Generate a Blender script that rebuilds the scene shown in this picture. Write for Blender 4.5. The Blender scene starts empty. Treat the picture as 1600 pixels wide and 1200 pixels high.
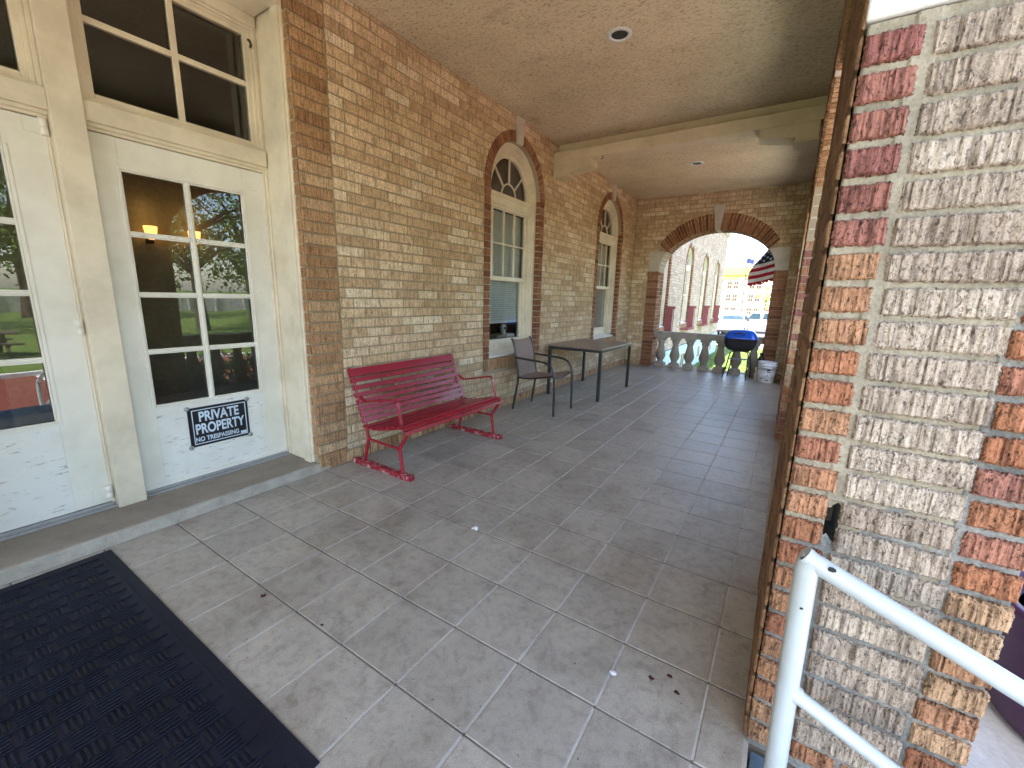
import bpy, bmesh, math, random
import numpy as np
from mathutils import Vector, Matrix, noise as mnoise
random.seed(7); rng = np.random.default_rng(7)
R = math.radians
S = 0.30                      # metres per floor-tile unit (everything below is in tile units)
scene = bpy.context.scene
col = scene.collection

# ------------------------------------------------------------------ camera
cam_d = bpy.data.cameras.new('camera'); cam = bpy.data.objects.new('camera', cam_d); col.objects.link(cam)
cr, cu, cf = Vector((0.83893465, 0.54363475, 0.02549338)), Vector((-0.13100461, 0.15625664, 0.97899012)), Vector((-0.52822954, 0.82464848, -0.20230777))
M = Matrix((cr, cu, -cf)).transposed().to_4x4()
M.translation = Vector((9.238, -2.704, 4.374)) * S
cam.matrix_world = M
cam_d.sensor_width = 36; cam_d.lens = 655.87 / 1600 * 36
cam_d.clip_start = 0.02; cam_d.clip_end = 2000
scene.camera = cam
scene.render.resolution_x, scene.render.resolution_y = 1024, 768

# ------------------------------------------------------------------ world, sun, exposure
SUN_EL = R(56)
sd = Vector((-0.16, -0.98, 0)).normalized()      # horizontal direction towards the sun
w = bpy.data.worlds.new('World'); scene.world = w; w.use_nodes = True
nt = w.node_tree; bg = nt.nodes['Background']
sky = nt.nodes.new('ShaderNodeTexSky'); sky.sky_type = 'NISHITA'; sky.sun_disc = False
sky.sun_elevation = SUN_EL; sky.sun_rotation = math.atan2(sd.x, sd.y)
sky.dust_density = 1.2; sky.air_density = 1.0
nt.links.new(sky.outputs[0], bg.inputs[0]); bg.inputs[1].default_value = 0.15
sl = bpy.data.lights.new('sun', 'SUN'); sl.energy = 5.0; sl.angle = R(0.53); sl.color = (1.0, 0.95, 0.87)
so = bpy.data.objects.new('sun', sl); col.objects.link(so)
tosun = Vector((sd.x * math.cos(SUN_EL), sd.y * math.cos(SUN_EL), math.sin(SUN_EL)))
so.rotation_euler = tosun.to_track_quat('Z', 'Y').to_euler(); so.location = (0, -20, 30)
scene.view_settings.view_transform = 'Standard'; scene.view_settings.look = 'None'
scene.view_settings.exposure = 2.85; scene.view_settings.gamma = 1
scene.render.engine = 'CYCLES'
scene.cycles.max_bounces = 8; scene.cycles.diffuse_bounces = 6; scene.cycles.glossy_bounces = 4
scene.cycles.transparent_max_bounces = 12; scene.cycles.sample_clamp_indirect = 6

# ------------------------------------------------------------------ materials
def new_mat(name):
    m = bpy.data.materials.new(name); m.use_nodes = True
    n = m.node_tree; b = n.nodes['Principled BSDF']
    return m, n, b
def N(n, t, **k):
    x = n.nodes.new(t)
    for a, v in k.items(): setattr(x, a, v)
    return x
def ramp(n, fac, stops, interp='LINEAR'):
    r = N(n, 'ShaderNodeValToRGB'); r.color_ramp.interpolation = interp
    e = r.color_ramp.elements
    while len(e) < len(stops): e.new(0.5)
    for i, (p, c) in enumerate(stops):
        e[i].position = p; e[i].color = (*c, 1) if len(c) == 3 else c
    n.links.new(fac, r.inputs[0]); return r.outputs[0]
def coords(n, scale=(1, 1, 1), loc=(0, 0, 0)):
    t = N(n, 'ShaderNodeTexCoord'); mp = N(n, 'ShaderNodeMapping')
    mp.inputs['Scale'].default_value = scale; mp.inputs['Location'].default_value = loc
    n.links.new(t.outputs['Object'], mp.inputs[0]); return mp.outputs[0]
def noise(n, vec, scale, detail=4, rough=0.6, dist=0):
    x = N(n, 'ShaderNodeTexNoise'); x.inputs['Scale'].default_value = scale
    x.inputs['Detail'].default_value = detail; x.inputs['Roughness'].default_value = rough; x.inputs['Distortion'].default_value = dist
    n.links.new(vec, x.inputs['Vector']); return x.outputs[0]
def mix(n, fac, a, b, mode='MIX'):
    x = N(n, 'ShaderNodeMix', data_type='RGBA', blend_type=mode)
    for s, v in ((0, fac), (6, a), (7, b)):
        if hasattr(v, 'default_value') or hasattr(v, 'is_linked'): n.links.new(v, x.inputs[s])
        elif isinstance(v, (int, float)): x.inputs[s].default_value = v
        else: x.inputs[s].default_value = (*v, 1)
    return x.outputs[2]
def bump(n, h, strength, dist, prev=None):
    b = N(n, 'ShaderNodeBump'); b.inputs['Strength'].default_value = strength; b.inputs['Distance'].default_value = dist
    n.links.new(h, b.inputs['Height'])
    if prev is not None: n.links.new(prev, b.inputs['Normal'])
    return b.outputs[0]
def mathn(n, op, a, b=0.0):
    x = N(n, 'ShaderNodeMath', operation=op)
    for s, v in ((0, a), (1, b)):
        if isinstance(v, (int, float)): x.inputs[s].default_value = v
        else: n.links.new(v, x.inputs[s])
    return x.outputs[0]
MATS = {}
def attr(n, name):
    a = N(n, 'ShaderNodeAttribute'); a.attribute_name = name; return a.outputs['Fac']

def brick_mat(name, stops, comb=0.5, dark=0.45):
    m, n, b = new_mat(name)
    base = ramp(n, attr(n, 'var'), stops)
    cv = coords(n, (1, 1, 0.10))
    ridg = noise(n, cv, 85, 4, 0.65, 0.3)                       # combed vertical scratches
    grit = noise(n, coords(n), 260, 3, 0.7)
    blot = noise(n, coords(n), 14, 4, 0.6)
    pit = noise(n, coords(n, (1, 1, .45)), 150, 3, 0.7, 0.4); stain = noise(n, coords(n), 1.3, 4, 0.6)
    x = mix(n, 1.0, base, ramp(n, ridg, [(0.34, (dark, dark * .95, dark * .92)), (0.54, (1, 1, 1)), (0.8, (1.12, 1.12, 1.1))]), 'MULTIPLY')
    x = mix(n, 1.0, x, ramp(n, grit, [(0.3, (0.62, 0.6, 0.58)), (0.55, (1.05, 1.05, 1.05))]), 'MULTIPLY')
    x = mix(n, 1.0, x, ramp(n, blot, [(0.3, (0.85, 0.84, 0.83)), (0.6, (1.05, 1.05, 1.05))]), 'MULTIPLY')
    x = mix(n, 1.0, x, ramp(n, pit, [(0.36, (dark*.75, dark*.72, dark*.70)), (0.46, (1, 1, 1)), (0.72, (1.12, 1.12, 1.12))]), 'MULTIPLY')
    x = mix(n, 1.0, x, ramp(n, stain, [(0.32, (0.89, 0.87, 0.85)), (0.6, (1.04, 1.04, 1.04))]), 'MULTIPLY')
    n.links.new(x, b.inputs['Base Color']); b.inputs['Roughness'].default_value = 0.92
    b.inputs['Specular IOR Level'].default_value = 0.25
    nb = bump(n, ridg, comb, 0.006); nb = bump(n, grit, 0.5, 0.002, nb)
    n.links.new(nb, b.inputs['Normal'])
    MATS[name] = m; return m
brick_mat('buff brick', [(0, (0.54, 0.385, 0.23)), (0.3, (0.62, 0.455, 0.285)), (0.6, (0.69, 0.52, 0.335)), (0.88, (0.75, 0.60, 0.41)), (1, (0.82, 0.70, 0.52))], dark=0.55)
brick_mat('pale wing brick', [(0, (0.50, 0.39, 0.32)), (0.5, (0.60, 0.48, 0.40)), (1, (0.70, 0.58, 0.49))], dark=0.7)
brick_mat('red brick', [(0, (0.20, 0.08, 0.045)), (0.35, (0.28, 0.12, 0.065)), (0.7, (0.36, 0.17, 0.09)), (1, (0.40, 0.22, 0.13))])
brick_mat('orange brick', [(0, (0.36, 0.205, 0.105)), (0.35, (0.45, 0.27, 0.145)), (0.7, (0.53, 0.34, 0.19)), (1, (0.58, 0.41, 0.25))])
brick_mat('pier orange brick', [(0, (0.27, 0.11, 0.095)), (0.3, (0.36, 0.17, 0.125)), (0.42, (0.38, 0.165, 0.085)), (0.6, (0.42, 0.215, 0.12)), (0.8, (0.46, 0.27, 0.155)), (1, (0.50, 0.35, 0.21))], comb=1.0, dark=0.32)
brick_mat('pier cream brick', [(0, (0.365, 0.30, 0.235)), (0.5, (0.43, 0.36, 0.285)), (1, (0.49, 0.42, 0.335))], comb=1.0, dark=0.42)
brick_mat('shade tinted brick', [(0, (0.16, 0.085, 0.045)), (0.5, (0.24, 0.135, 0.07)), (1, (0.32, 0.19, 0.10))], comb=0.4, dark=0.5)  # arcade brick with the porch-side shade painted into its colour
brick_mat('paving brick', [(0, (0.20, 0.06, 0.04)), (0.5, (0.30, 0.10, 0.07)), (1, (0.38, 0.15, 0.10))], comb=0.1, dark=0.9)

def rough_mat(name, c0, c1, scale=60, bstr=0.4, bdist=0.003, rough=0.9, spots=None, scale2=5, c2=0.85, spec=0.3):
    m, n, b = new_mat(name)
    g = noise(n, coords(n), scale, 5, 0.65)
    l = noise(n, coords(n), scale2, 5, 0.6)
    x = ramp(n, g, [(0.3, c0), (0.7, c1)])
    x = mix(n, 1.0, x, ramp(n, l, [(0.35, (c2, c2, c2)), (0.65, (1.04, 1.04, 1.04))]), 'MULTIPLY')
    if spots:
        s = noise(n, coords(n, (1, 1, 1), (3, 7, 1)), spots[0], 3, 0.6)
        x = mix(n, ramp(n, s, [(spots[1], (0, 0, 0)), (spots[1] + 0.04, (1, 1, 1))]), x, spots[2])
    n.links.new(x, b.inputs['Base Color']); b.inputs['Roughness'].default_value = rough
    b.inputs['Specular IOR Level'].default_value = spec
    n.links.new(bump(n, g, bstr, bdist), b.inputs['Normal'])
    MATS[name] = m; return m
rough_mat('mortar', (0.30, 0.24, 0.16), (0.40, 0.33, 0.225), 150, 0.7, 0.004)
rough_mat('pier mortar', (0.33, 0.29, 0.21), (0.49, 0.44, 0.335), 120, 1.0, 0.006, scale2=9, c2=0.62)
rough_mat('grey mortar', (0.20, 0.20, 0.185), (0.36, 0.355, 0.32), 120, 1.0, 0.006, scale2=7, c2=0.6)
rough_mat('cast stone', (0.46, 0.42, 0.36), (0.56, 0.52, 0.45), 90, 0.4, 0.002, c2=0.85)
rough_mat('baluster stone', (0.30, 0.26, 0.21), (0.42, 0.37, 0.31), 90, 0.4, 0.002, c2=0.75)
rough_mat('white stone', (0.60, 0.60, 0.58), (0.70, 0.70, 0.67), 90, 0.3, 0.002)
rough_mat('grout', (0.46, 0.44, 0.39), (0.58, 0.55, 0.50), 120, 0.4, 0.001, c2=0.7)
rough_mat('dirty grout', (0.11, 0.10, 0.085), (0.20, 0.18, 0.155), 30, 0.4, 0.001, c2=0.7)
rough_mat('step concrete', (0.25, 0.215, 0.17), (0.31, 0.27, 0.215), 130, 0.3, 0.0015, scale2=6, c2=0.82, spots=(40, 0.74, (0.05, 0.045, 0.04)))
rough_mat('step edge', (0.34, 0.31, 0.255), (0.44, 0.40, 0.33), 130, 0.4, 0.002, scale2=9, c2=0.75)
rough_mat('concrete', (0.40, 0.385, 0.36), (0.52, 0.50, 0.47), 60, 0.3, 0.002)
rough_mat('blue painted concrete', (0.10, 0.16, 0.22), (0.14, 0.21, 0.27), 60, 0.3, 0.002, rough=0.6, c2=0.75)
rough_mat('pale blue paint', (0.50, 0.63, 0.68), (0.58, 0.70, 0.74), 60, 0.2, 0.002)
rough_mat('asphalt', (0.055, 0.055, 0.055), (0.09, 0.088, 0.085), 90, 0.4, 0.004)
rough_mat('grass', (0.075, 0.135, 0.02), (0.16, 0.23, 0.045), 25, 1.0, 0.03, scale2=1.2, c2=0.7)
rough_mat('leaf', (0.06, 0.11, 0.02), (0.14, 0.20, 0.04), 3, 0, 0.01, rough=0.6)
rough_mat('pink petal', (0.55, 0.22, 0.22), (0.65, 0.30, 0.28), 20, 0, 0.01, rough=0.7)
rough_mat('young leaf', (0.16, 0.22, 0.04), (0.30, 0.33, 0.06), 3, 0, 0.01, rough=0.6)
rough_mat('bark', (0.06, 0.045, 0.033), (0.12, 0.09, 0.07), 20, 0.6, 0.02)
rough_mat('dark panel wood', (0.03, 0.035, 0.03), (0.05, 0.055, 0.045), 30, 0.3, 0.002)
rough_mat('fence wood', (0.45, 0.43, 0.40), (0.62, 0.60, 0.56), 10, 0.3, 0.01)
rough_mat('cream stucco', (0.33, 0.29, 0.185), (0.38, 0.34, 0.225), 3, 0.2, 0.01)
rough_mat('yellow trim', (0.36, 0.29, 0.055), (0.42, 0.34, 0.08), 3, 0.2, 0.01)
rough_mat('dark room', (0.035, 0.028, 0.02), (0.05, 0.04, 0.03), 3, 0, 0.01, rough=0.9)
rough_mat('curtain', (0.35, 0.33, 0.3), (0.4, 0.38, 0.34), 3, 0, 0.01)
rough_mat('red paint panel', (0.24, 0.07, 0.07), (0.31, 0.10, 0.10), 20, 0.2, 0.003, c2=0.8)
rough_mat('plum plastic', (0.045, 0.006, 0.05), (0.065, 0.012, 0.07), 60, 0.1, 0.001, rough=0.42, spec=0.5)
rough_mat('black enamel', (0.010, 0.010, 0.011), (0.016, 0.016, 0.017), 80, 0.05, 0.001, rough=0.38, spec=0.5)
rough_mat('blue enamel', (0.006, 0.07, 0.42), (0.008, 0.09, 0.50), 40, 0.03, 0.001, rough=0.22, spec=0.6)
rough_mat('black tube', (0.016, 0.015, 0.015), (0.03, 0.028, 0.027), 70, 0.1, 0.001, rough=0.35, spec=0.5)
rough_mat('grey steel', (0.25, 0.25, 0.24), (0.36, 0.36, 0.35), 70, 0.1, 0.001, rough=0.4, spec=0.6)
rough_mat('table laminate', (0.22, 0.165, 0.135), (0.27, 0.205, 0.17), 60, 0.05, 0.001, rough=0.33, spec=0.5)
rough_mat('white plastic', (0.74, 0.78, 0.84), (0.80, 0.83, 0.88), 30, 0.05, 0.001, rough=0.4, c2=0.85)
rough_mat('car white', (0.50, 0.51, 0.52), (0.54, 0.55, 0.56), 5, 0, 0.001, rough=0.2, c2=0.98, spec=0.6)
rough_mat('car red', (0.45, 0.02, 0.02), (0.5, 0.03, 0.03), 5, 0, 0.001, rough=0.2, spec=0.6)
rough_mat('tyre', (0.02, 0.02, 0.02), (0.035, 0.035, 0.035), 30, 0.2, 0.003)
rough_mat('car window', (0.02, 0.04, 0.055), (0.03, 0.05, 0.07), 5, 0, 0.001, rough=0.12, spec=0.25)
rough_mat('book', (0.35, 0.29, 0.19), (0.45, 0.38, 0.26), 30, 0.1, 0.001)
rough_mat('flag white', (0.80, 0.80, 0.81), (0.86, 0.86, 0.87), 60, 0.1, 0.001)
rough_mat('flag red', (0.36, 0.012, 0.035), (0.44, 0.02, 0.05), 60, 0.1, 0.001)
rough_mat('flag blue', (0.012, 0.022, 0.075), (0.02, 0.035, 0.10), 60, 0.1, 0.001)
rough_mat('sign black', (0.008, 0.008, 0.012), (0.012, 0.012, 0.016), 60, 0.02, 0.001, rough=0.3, spec=0.5)
rough_mat('sign white', (0.55, 0.66, 0.78), (0.62, 0.72, 0.83), 60, 0.02, 0.001, rough=0.35)
rough_mat('scrap', (0.75, 0.78, 0.78), (0.85, 0.86, 0.86), 60, 0.1, 0.001)
rough_mat('dead leaf', (0.05, 0.015, 0.012), (0.09, 0.03, 0.02), 60, 0.1, 0.001)
rough_mat('dark metal', (0.02, 0.02, 0.022), (0.03, 0.03, 0.032), 60, 0.1, 0.001, rough=0.5)
rough_mat('sling fabric', (0.20, 0.14, 0.115), (0.31, 0.23, 0.19), 220, 0.5, 0.001, rough=0.75, c2=0.9)

def ceiling_mat():
    m, n, b = new_mat('stucco ceiling')
    v = coords(n, (1, 1, 1)); v2 = coords(n, (1, 2.2, 1))
    g = noise(n, v2, 38, 5, 0.65, 0.6); l = noise(n, v, 1.1, 5, 0.6); s = noise(n, v, 3.0, 6, 0.7)
    x = ramp(n, g, [(0.36, (0.28, 0.22, 0.14)), (0.45, (0.56, 0.465, 0.32)), (0.72, (0.68, 0.575, 0.41))])
    x = mix(n, 1.0, x, ramp(n, l, [(0.3, (0.80, 0.78, 0.74)), (0.6, (1.05, 1.04, 1.02))]), 'MULTIPLY')
    x = mix(n, 1.0, x, ramp(n, s, [(0.25, (0.72, 0.7, 0.66)), (0.42, (1, 1, 1))]), 'MULTIPLY')
    n.links.new(x, b.inputs['Base Color']); b.inputs['Roughness'].default_value = 0.95
    n.links.new(bump(n, g, 0.8, 0.006), b.inputs['Normal']); MATS['stucco ceiling'] = m
ceiling_mat()

def tile_mat():
    m, n, b = new_mat('floor tile')
    v = coords(n); var = attr(n, 'var')
    g = noise(n, v, 300, 2, 0.6); cl = noise(n, v, 7, 6, 0.72, 0.4); st = noise(n, coords(n, (1, 1, 1), (5, 2, 0)), 2.1, 5, 0.65); big = noise(n, v, 0.8, 3, 0.5)
    sc = noise(n, coords(n, (1, 0.28, 1), (1, 9, 3)), 34, 5, 0.75, 0.7)
    x = ramp(n, var, [(0, (0.33, 0.305, 0.258)), (0.5, (0.365, 0.338, 0.285)), (1, (0.395, 0.364, 0.308))])
    x = mix(n, 1.0, x, ramp(n, cl, [(0.30, (0.72, 0.71, 0.69)), (0.46, (1, 1, 1)), (0.7, (1.12, 1.11, 1.08))]), 'MULTIPLY')
    x = mix(n, 1.0, x, ramp(n, st, [(0.34, (0.80, 0.77, 0.74)), (0.5, (1, 1, 1))]), 'MULTIPLY')
    x = mix(n, 1.0, x, ramp(n, g, [(0.3, (0.76, 0.76, 0.76)), (0.7, (1.16, 1.16, 1.16))]), 'MULTIPLY')
    x = mix(n, ramp(n, sc, [(0.66, (0, 0, 0)), (0.74, (0.5, 0.5, 0.5))]), x, (0.085, 0.075, 0.065))
    spk = noise(n, coords(n, (1, 1, 1), (2, 4, 6)), 55, 2, 0.5)
    x = mix(n, ramp(n, spk, [(0.715, (0, 0, 0)), (0.735, (0.75, 0.75, 0.75))]), x, (0.07, 0.055, 0.045))
    wear = noise(n, coords(n, (1, 1, 1), (8, 1, 6)), 22, 6, 0.75, 0.5)
    x = mix(n, 1.0, x, ramp(n, wear, [(0.36, (0.78, 0.77, 0.75)), (0.5, (1, 1, 1)), (0.68, (1.08, 1.08, 1.07))]), 'MULTIPLY')
    n.links.new(x, b.inputs['Base Color'])
    b.inputs['Specular IOR Level'].default_value = 0.6
    r = ramp(n, cl, [(0.3, (0.34, 0.34, 0.34)), (0.7, (0.5, 0.5, 0.5))]); n.links.new(r, b.inputs['Roughness'])
    nb = bump(n, g, 0.25, 0.0008); nb = bump(n, cl, 0.3, 0.002, nb); n.links.new(nb, b.inputs['Normal'])
    MATS['floor tile'] = m
tile_mat()

def paint_mat(name, base, chip, chipscale=30, th=0.66, rough=0.45, warm=None, stretch=(1, 1, 1), spec=0.5, bd=0.001, edge=0.05, dirt=0.85):
    m, n, b = new_mat(name)
    c = noise(n, coords(n, stretch), chipscale, 6, 0.72, 0.3); l = noise(n, coords(n), 4, 5, 0.65)
    x = mix(n, ramp(n, c, [(th, (0, 0, 0)), (th + edge, (1, 1, 1))]), base, chip)
    x = mix(n, 1.0, x, ramp(n, l, [(0.33, (dirt, dirt * .985, dirt * .96)), (0.6, (1, 1, 1))]), 'MULTIPLY')
    n.links.new(x, b.inputs['Base Color']); b.inputs['Roughness'].default_value = rough; b.inputs['Specular IOR Level'].default_value = spec
    n.links.new(bump(n, c, 0.25, bd), b.inputs['Normal']); MATS[name] = m
paint_mat('cream paint', (0.70, 0.63, 0.49), (0.42, 0.36, 0.27), 26, 0.70, 0.42, dirt=0.80)
paint_mat('door paint', (0.75, 0.735, 0.655), (0.38, 0.36, 0.31), 22, 0.66, 0.40, stretch=(1, 0.5, 2.2), dirt=0.88)
paint_mat('worn door paint', (0.74, 0.745, 0.70), (0.26, 0.25, 0.22), 26, 0.585, 0.45, stretch=(1, 0.45, 2.6), edge=0.09, dirt=0.9)
paint_mat('rail paint', (0.47, 0.52, 0.52), (0.22, 0.23, 0.23), 34, 0.66, 0.28, edge=0.10, dirt=0.88)
paint_mat('bench red', (0.30, 0.008, 0.022), (0.66, 0.46, 0.44), 46, 0.665, 0.26, spec=0.6, edge=0.015, dirt=0.8)
paint_mat('bench red worn', (0.26, 0.010, 0.022), (0.50, 0.44, 0.42), 34, 0.56, 0.4, edge=0.02, bd=0.004)
paint_mat('beam paint', (0.58, 0.475, 0.33), (0.28, 0.24, 0.18), 22, 0.72, 0.7, stretch=(0.4, 1, 1), dirt=0.8)
paint_mat('blind', (0.86, 0.87, 0.87), (0.6, 0.6, 0.6), 20, 0.75, 0.5)

def mat_rubber():
    m, n, b = new_mat('rubber mat')
    v = coords(n, (1, 1, 1)); g = noise(n, v, 200, 3, 0.7); l = noise(n, v, 5, 5, 0.6)
    x = ramp(n, g, [(0.3, (0.005, 0.007, 0.014)), (0.7, (0.010, 0.013, 0.024))])
    x = mix(n, 1.0, x, ramp(n, l, [(0.3, (0.8, 0.8, 0.8)), (0.7, (1.6, 1.5, 1.4))]), 'MULTIPLY')
    x = mix(n, ramp(n, noise(n, v, 330, 2, 0.5), [(0.76, (0, 0, 0)), (0.80, (1, 1, 1))]), x, (0.16, 0.14, 0.12))
    n.links.new(x, b.inputs['Base Color']); b.inputs['Roughness'].default_value = 0.55; b.inputs['Specular IOR Level'].default_value = 0.25
    n.links.new(bump(n, g, 0.3, 0.001), b.inputs['Normal']); MATS['rubber mat'] = m
mat_rubber()

def glass_mat(name='window glass', ior=1.6, tint=(0.9, 0.93, 0.92)):
    m = bpy.data.materials.new(name); m.use_nodes = True; n = m.node_tree; n.nodes.clear()
    o = N(n, 'ShaderNodeOutputMaterial'); t = N(n, 'ShaderNodeBsdfTransparent'); g = N(n, 'ShaderNodeBsdfGlossy'); f = N(n, 'ShaderNodeFresnel'); mx = N(n, 'ShaderNodeMixShader')
    t.inputs[0].default_value = (*tint, 1); g.inputs['Roughness'].default_value = 0.0; f.inputs[0].default_value = ior
    bp = N(n, 'ShaderNodeBump'); bp.inputs['Strength'].default_value = 0.06; bp.inputs['Distance'].default_value = 0.02
    n.links.new(noise(n, coords(n), 2.2, 1, 0.4), bp.inputs['Height']); n.links.new(bp.outputs[0], g.inputs['Normal'])
    fm = mathn(n, 'MULTIPLY', f.outputs[0], 2.2)
    n.links.new(fm, mx.inputs[0]); n.links.new(t.outputs[0], mx.inputs[1]); n.links.new(g.outputs[0], mx.inputs[2]); n.links.new(mx.outputs[0], o.inputs[0])
    MATS[name] = m
glass_mat()
def emit_mat(name, c, s):
    m, n, b = new_mat(name); b.inputs['Base Color'].default_value = (*c, 1)
    b.inputs['Emission Color'].default_value = (*c, 1); b.inputs['Emission Strength'].default_value = s; MATS[name] = m
emit_mat('lamp glow', (1.0, 0.5, 0.12), .4)

# ------------------------------------------------------------------ mesh builder
class MB:
    """collects geometry in tile units; build() makes ONE mesh object in metres"""
    def __init__(s): s.v = []; s.f = []; s.m = []; s.a = []; s.sm = []
    def add(s, vs, fs, mat=0, var=0.5, smooth=False):
        o = len(s.v); s.v.extend([tuple(p) for p in vs])
        for f in fs: s.f.append(tuple(o + i for i in f)); s.m.append(mat); s.a.append(var); s.sm.append(smooth)
    def box(s, x0, x1, y0, y1, z0, z1, mat=0, var=0.5, open_=()):
        if x0 > x1: x0, x1 = x1, x0
        if y0 > y1: y0, y1 = y1, y0
        if z0 > z1: z0, z1 = z1, z0
        vs = [(x0,y0,z0),(x1,y0,z0),(x1,y1,z0),(x0,y1,z0),(x0,y0,z1),(x1,y0,z1),(x1,y1,z1),(x0,y1,z1)]
        s.add(vs, [(0,3,2,1),(4,5,6,7),(0,1,5,4),(1,2,6,5),(2,3,7,6),(3,0,4,7)], mat, var)
    def plank(s, a, b, wdir, w, t, mat=0, var=0.5):
        a, b, wd = Vector(a), Vector(b), Vector(wdir).normalized()
        d = (b - a).normalized(); wd = (wd - d * wd.dot(d)).normalized(); td = d.cross(wd)
        vs = []
        for p in (a, b):
            for su, sv in ((-1,-1),(1,-1),(1,1),(-1,1)): vs.append(p + wd*su*w/2 + td*sv*t/2)
        s.add(vs, [(0,3,2,1),(4,5,6,7),(0,1,5,4),(1,2,6,5),(2,3,7,6),(3,0,4,7)], mat, var)
    def ring(s, c, u, v, r, n): return [c + (u*math.cos(2*math.pi*i/n) + v*math.sin(2*math.pi*i/n))*r for i in range(n)]
    def tube(s, pts, r, n=12, mat=0, cap=True, flat=None, var=0.5):
        P = [Vector(p) for p in pts]; rs = r if isinstance(r, (list, tuple)) else [r]*len(P)
        prev = None; vs = []; k = len(P)
        for i, p in enumerate(P):
            d = (P[min(i+1,k-1)] - P[max(i-1,0)]).normalized()
            if prev is None:
                up = Vector((0,0,1)) if abs(d.z) < 0.9 else Vector((0,1,0)); u = d.cross(up).normalized()
            else: u = (prev - d*prev.dot(d)).normalized()
            v = d.cross(u); prev = u
            sc = 1.0
            if 0 < i < k-1:
                c = (P[i+1]-P[i]).normalized().dot((P[i]-P[i-1]).normalized()); sc = 1/max(0.5, math.sqrt(max(0.01,(1+c)/2)))
            for q in range(n):
                a = 2*math.pi*q/n; uu, vv = math.cos(a), math.sin(a)
                if flat: uu *= flat[0]; vv *= flat[1]
                vs.append(p + (u*uu + v*vv)*rs[i])
        fs = [(i*n+q, i*n+(q+1)%n, (i+1)*n+(q+1)%n, (i+1)*n+q) for i in range(k-1) for q in range(n)]
        s.add(vs, fs, mat, var, True)
        if cap: s.add(vs[:n], [tuple(range(n))[::-1]], mat, var); s.add(vs[-n:], [tuple(range(n))], mat, var)
    def lathe(s, c, prof, n=24, mat=0, square=None, var=0.5):
        cx, cy, cz = c; vs = []
        for (r, z) in prof:
            for q in range(n):
                a = 2*math.pi*(q+.5)/n; vs.append((cx + r*math.cos(a), cy + r*math.sin(a), cz + z))
        k = len(prof)
        fs = [(i*n+q, i*n+(q+1)%n, (i+1)*n+(q+1)%n, (i+1)*n+q) for i in range(k-1) for q in range(n)]
        s.add(vs, fs, mat, var, n > 6)
        s.add(vs[:n], [tuple(range(n))[::-1]], mat, var); s.add(vs[-n:], [tuple(range(n))], mat, var)
    def build(s, name, mats, parent=None, origin=(0,0,0), bevel=0, label=None, cat=None, group=None, kind=None, segs=2):
        mats = [mats] if isinstance(mats, str) else mats
        me = bpy.data.meshes.new(name); o = Vector(origin)
        V = (np.array([tuple(p) for p in s.v], dtype=np.float64).reshape(-1,3) - np.array(o)) * S
        me.from_pydata(V.tolist(), [], s.f)
        for m in mats: me.materials.append(MATS[m])
        me.polygons.foreach_set('material_index', s.m); me.polygons.foreach_set('use_smooth', s.sm)
        if any(a != 0.5 for a in s.a):
            at = me.attributes.new('var', 'FLOAT', 'CORNER')
            lt = np.zeros(len(me.polygons), dtype=np.int32); me.polygons.foreach_get('loop_total', lt)
            at.data.foreach_set('value', np.repeat(np.array(s.a, dtype=np.float32), lt))
        me.update()
        ob = bpy.data.objects.new(name, me); col.objects.link(ob)
        if parent is not None:
            ob.parent = parent
            ob.location = (o*S) - WORLD[parent.name]
        else: ob.location = o*S
        WORLD[ob.name] = o*S
        if bevel:
            md = ob.modifiers.new('bevel', 'BEVEL'); md.width = bevel*S; md.segments = segs; md.limit_method = 'ANGLE'; md.angle_limit = R(40)
        tag(ob, label, cat, group, kind); return ob
WORLD = {}
def tag(o, label=None, cat=None, group=None, kind=None):
    if label: o['label'] = label
    if cat: o['category'] = cat
    if group: o['group'] = group
    if kind: o['kind'] = kind
    return o
def thing(name, label, cat, loc=(0,0,0), group=None, parent=None):
    o = bpy.data.objects.new(name, None); col.objects.link(o); o.empty_display_size = 0.1
    WORLD[o.name] = Vector(loc)*S
    if parent is not None: o.parent = parent; o.location = Vector(loc)*S - WORLD[parent.name]
    else: o.location = Vector(loc)*S
    return tag(o, label, cat, group)
def copy_tree(o, delta, parent=None, label=None):
    c = o.copy(); col.objects.link(c)
    if parent is None: c.location = o.location + Vector(delta)*S; c.parent = o.parent
    else: c.parent = parent
    WORLD[c.name] = WORLD[o.name] + Vector(delta)*S
    if label: c['label'] = label
    for ch in list(o.children): copy_tree(ch, delta, c)
    return c
def arcpts(cx, cz, rx, rz, a0, a1, n): return [(cx + rx*math.cos(a0+(a1-a0)*i/n), cz + rz*math.sin(a0+(a1-a0)*i/n)) for i in range(n+1)]

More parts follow.
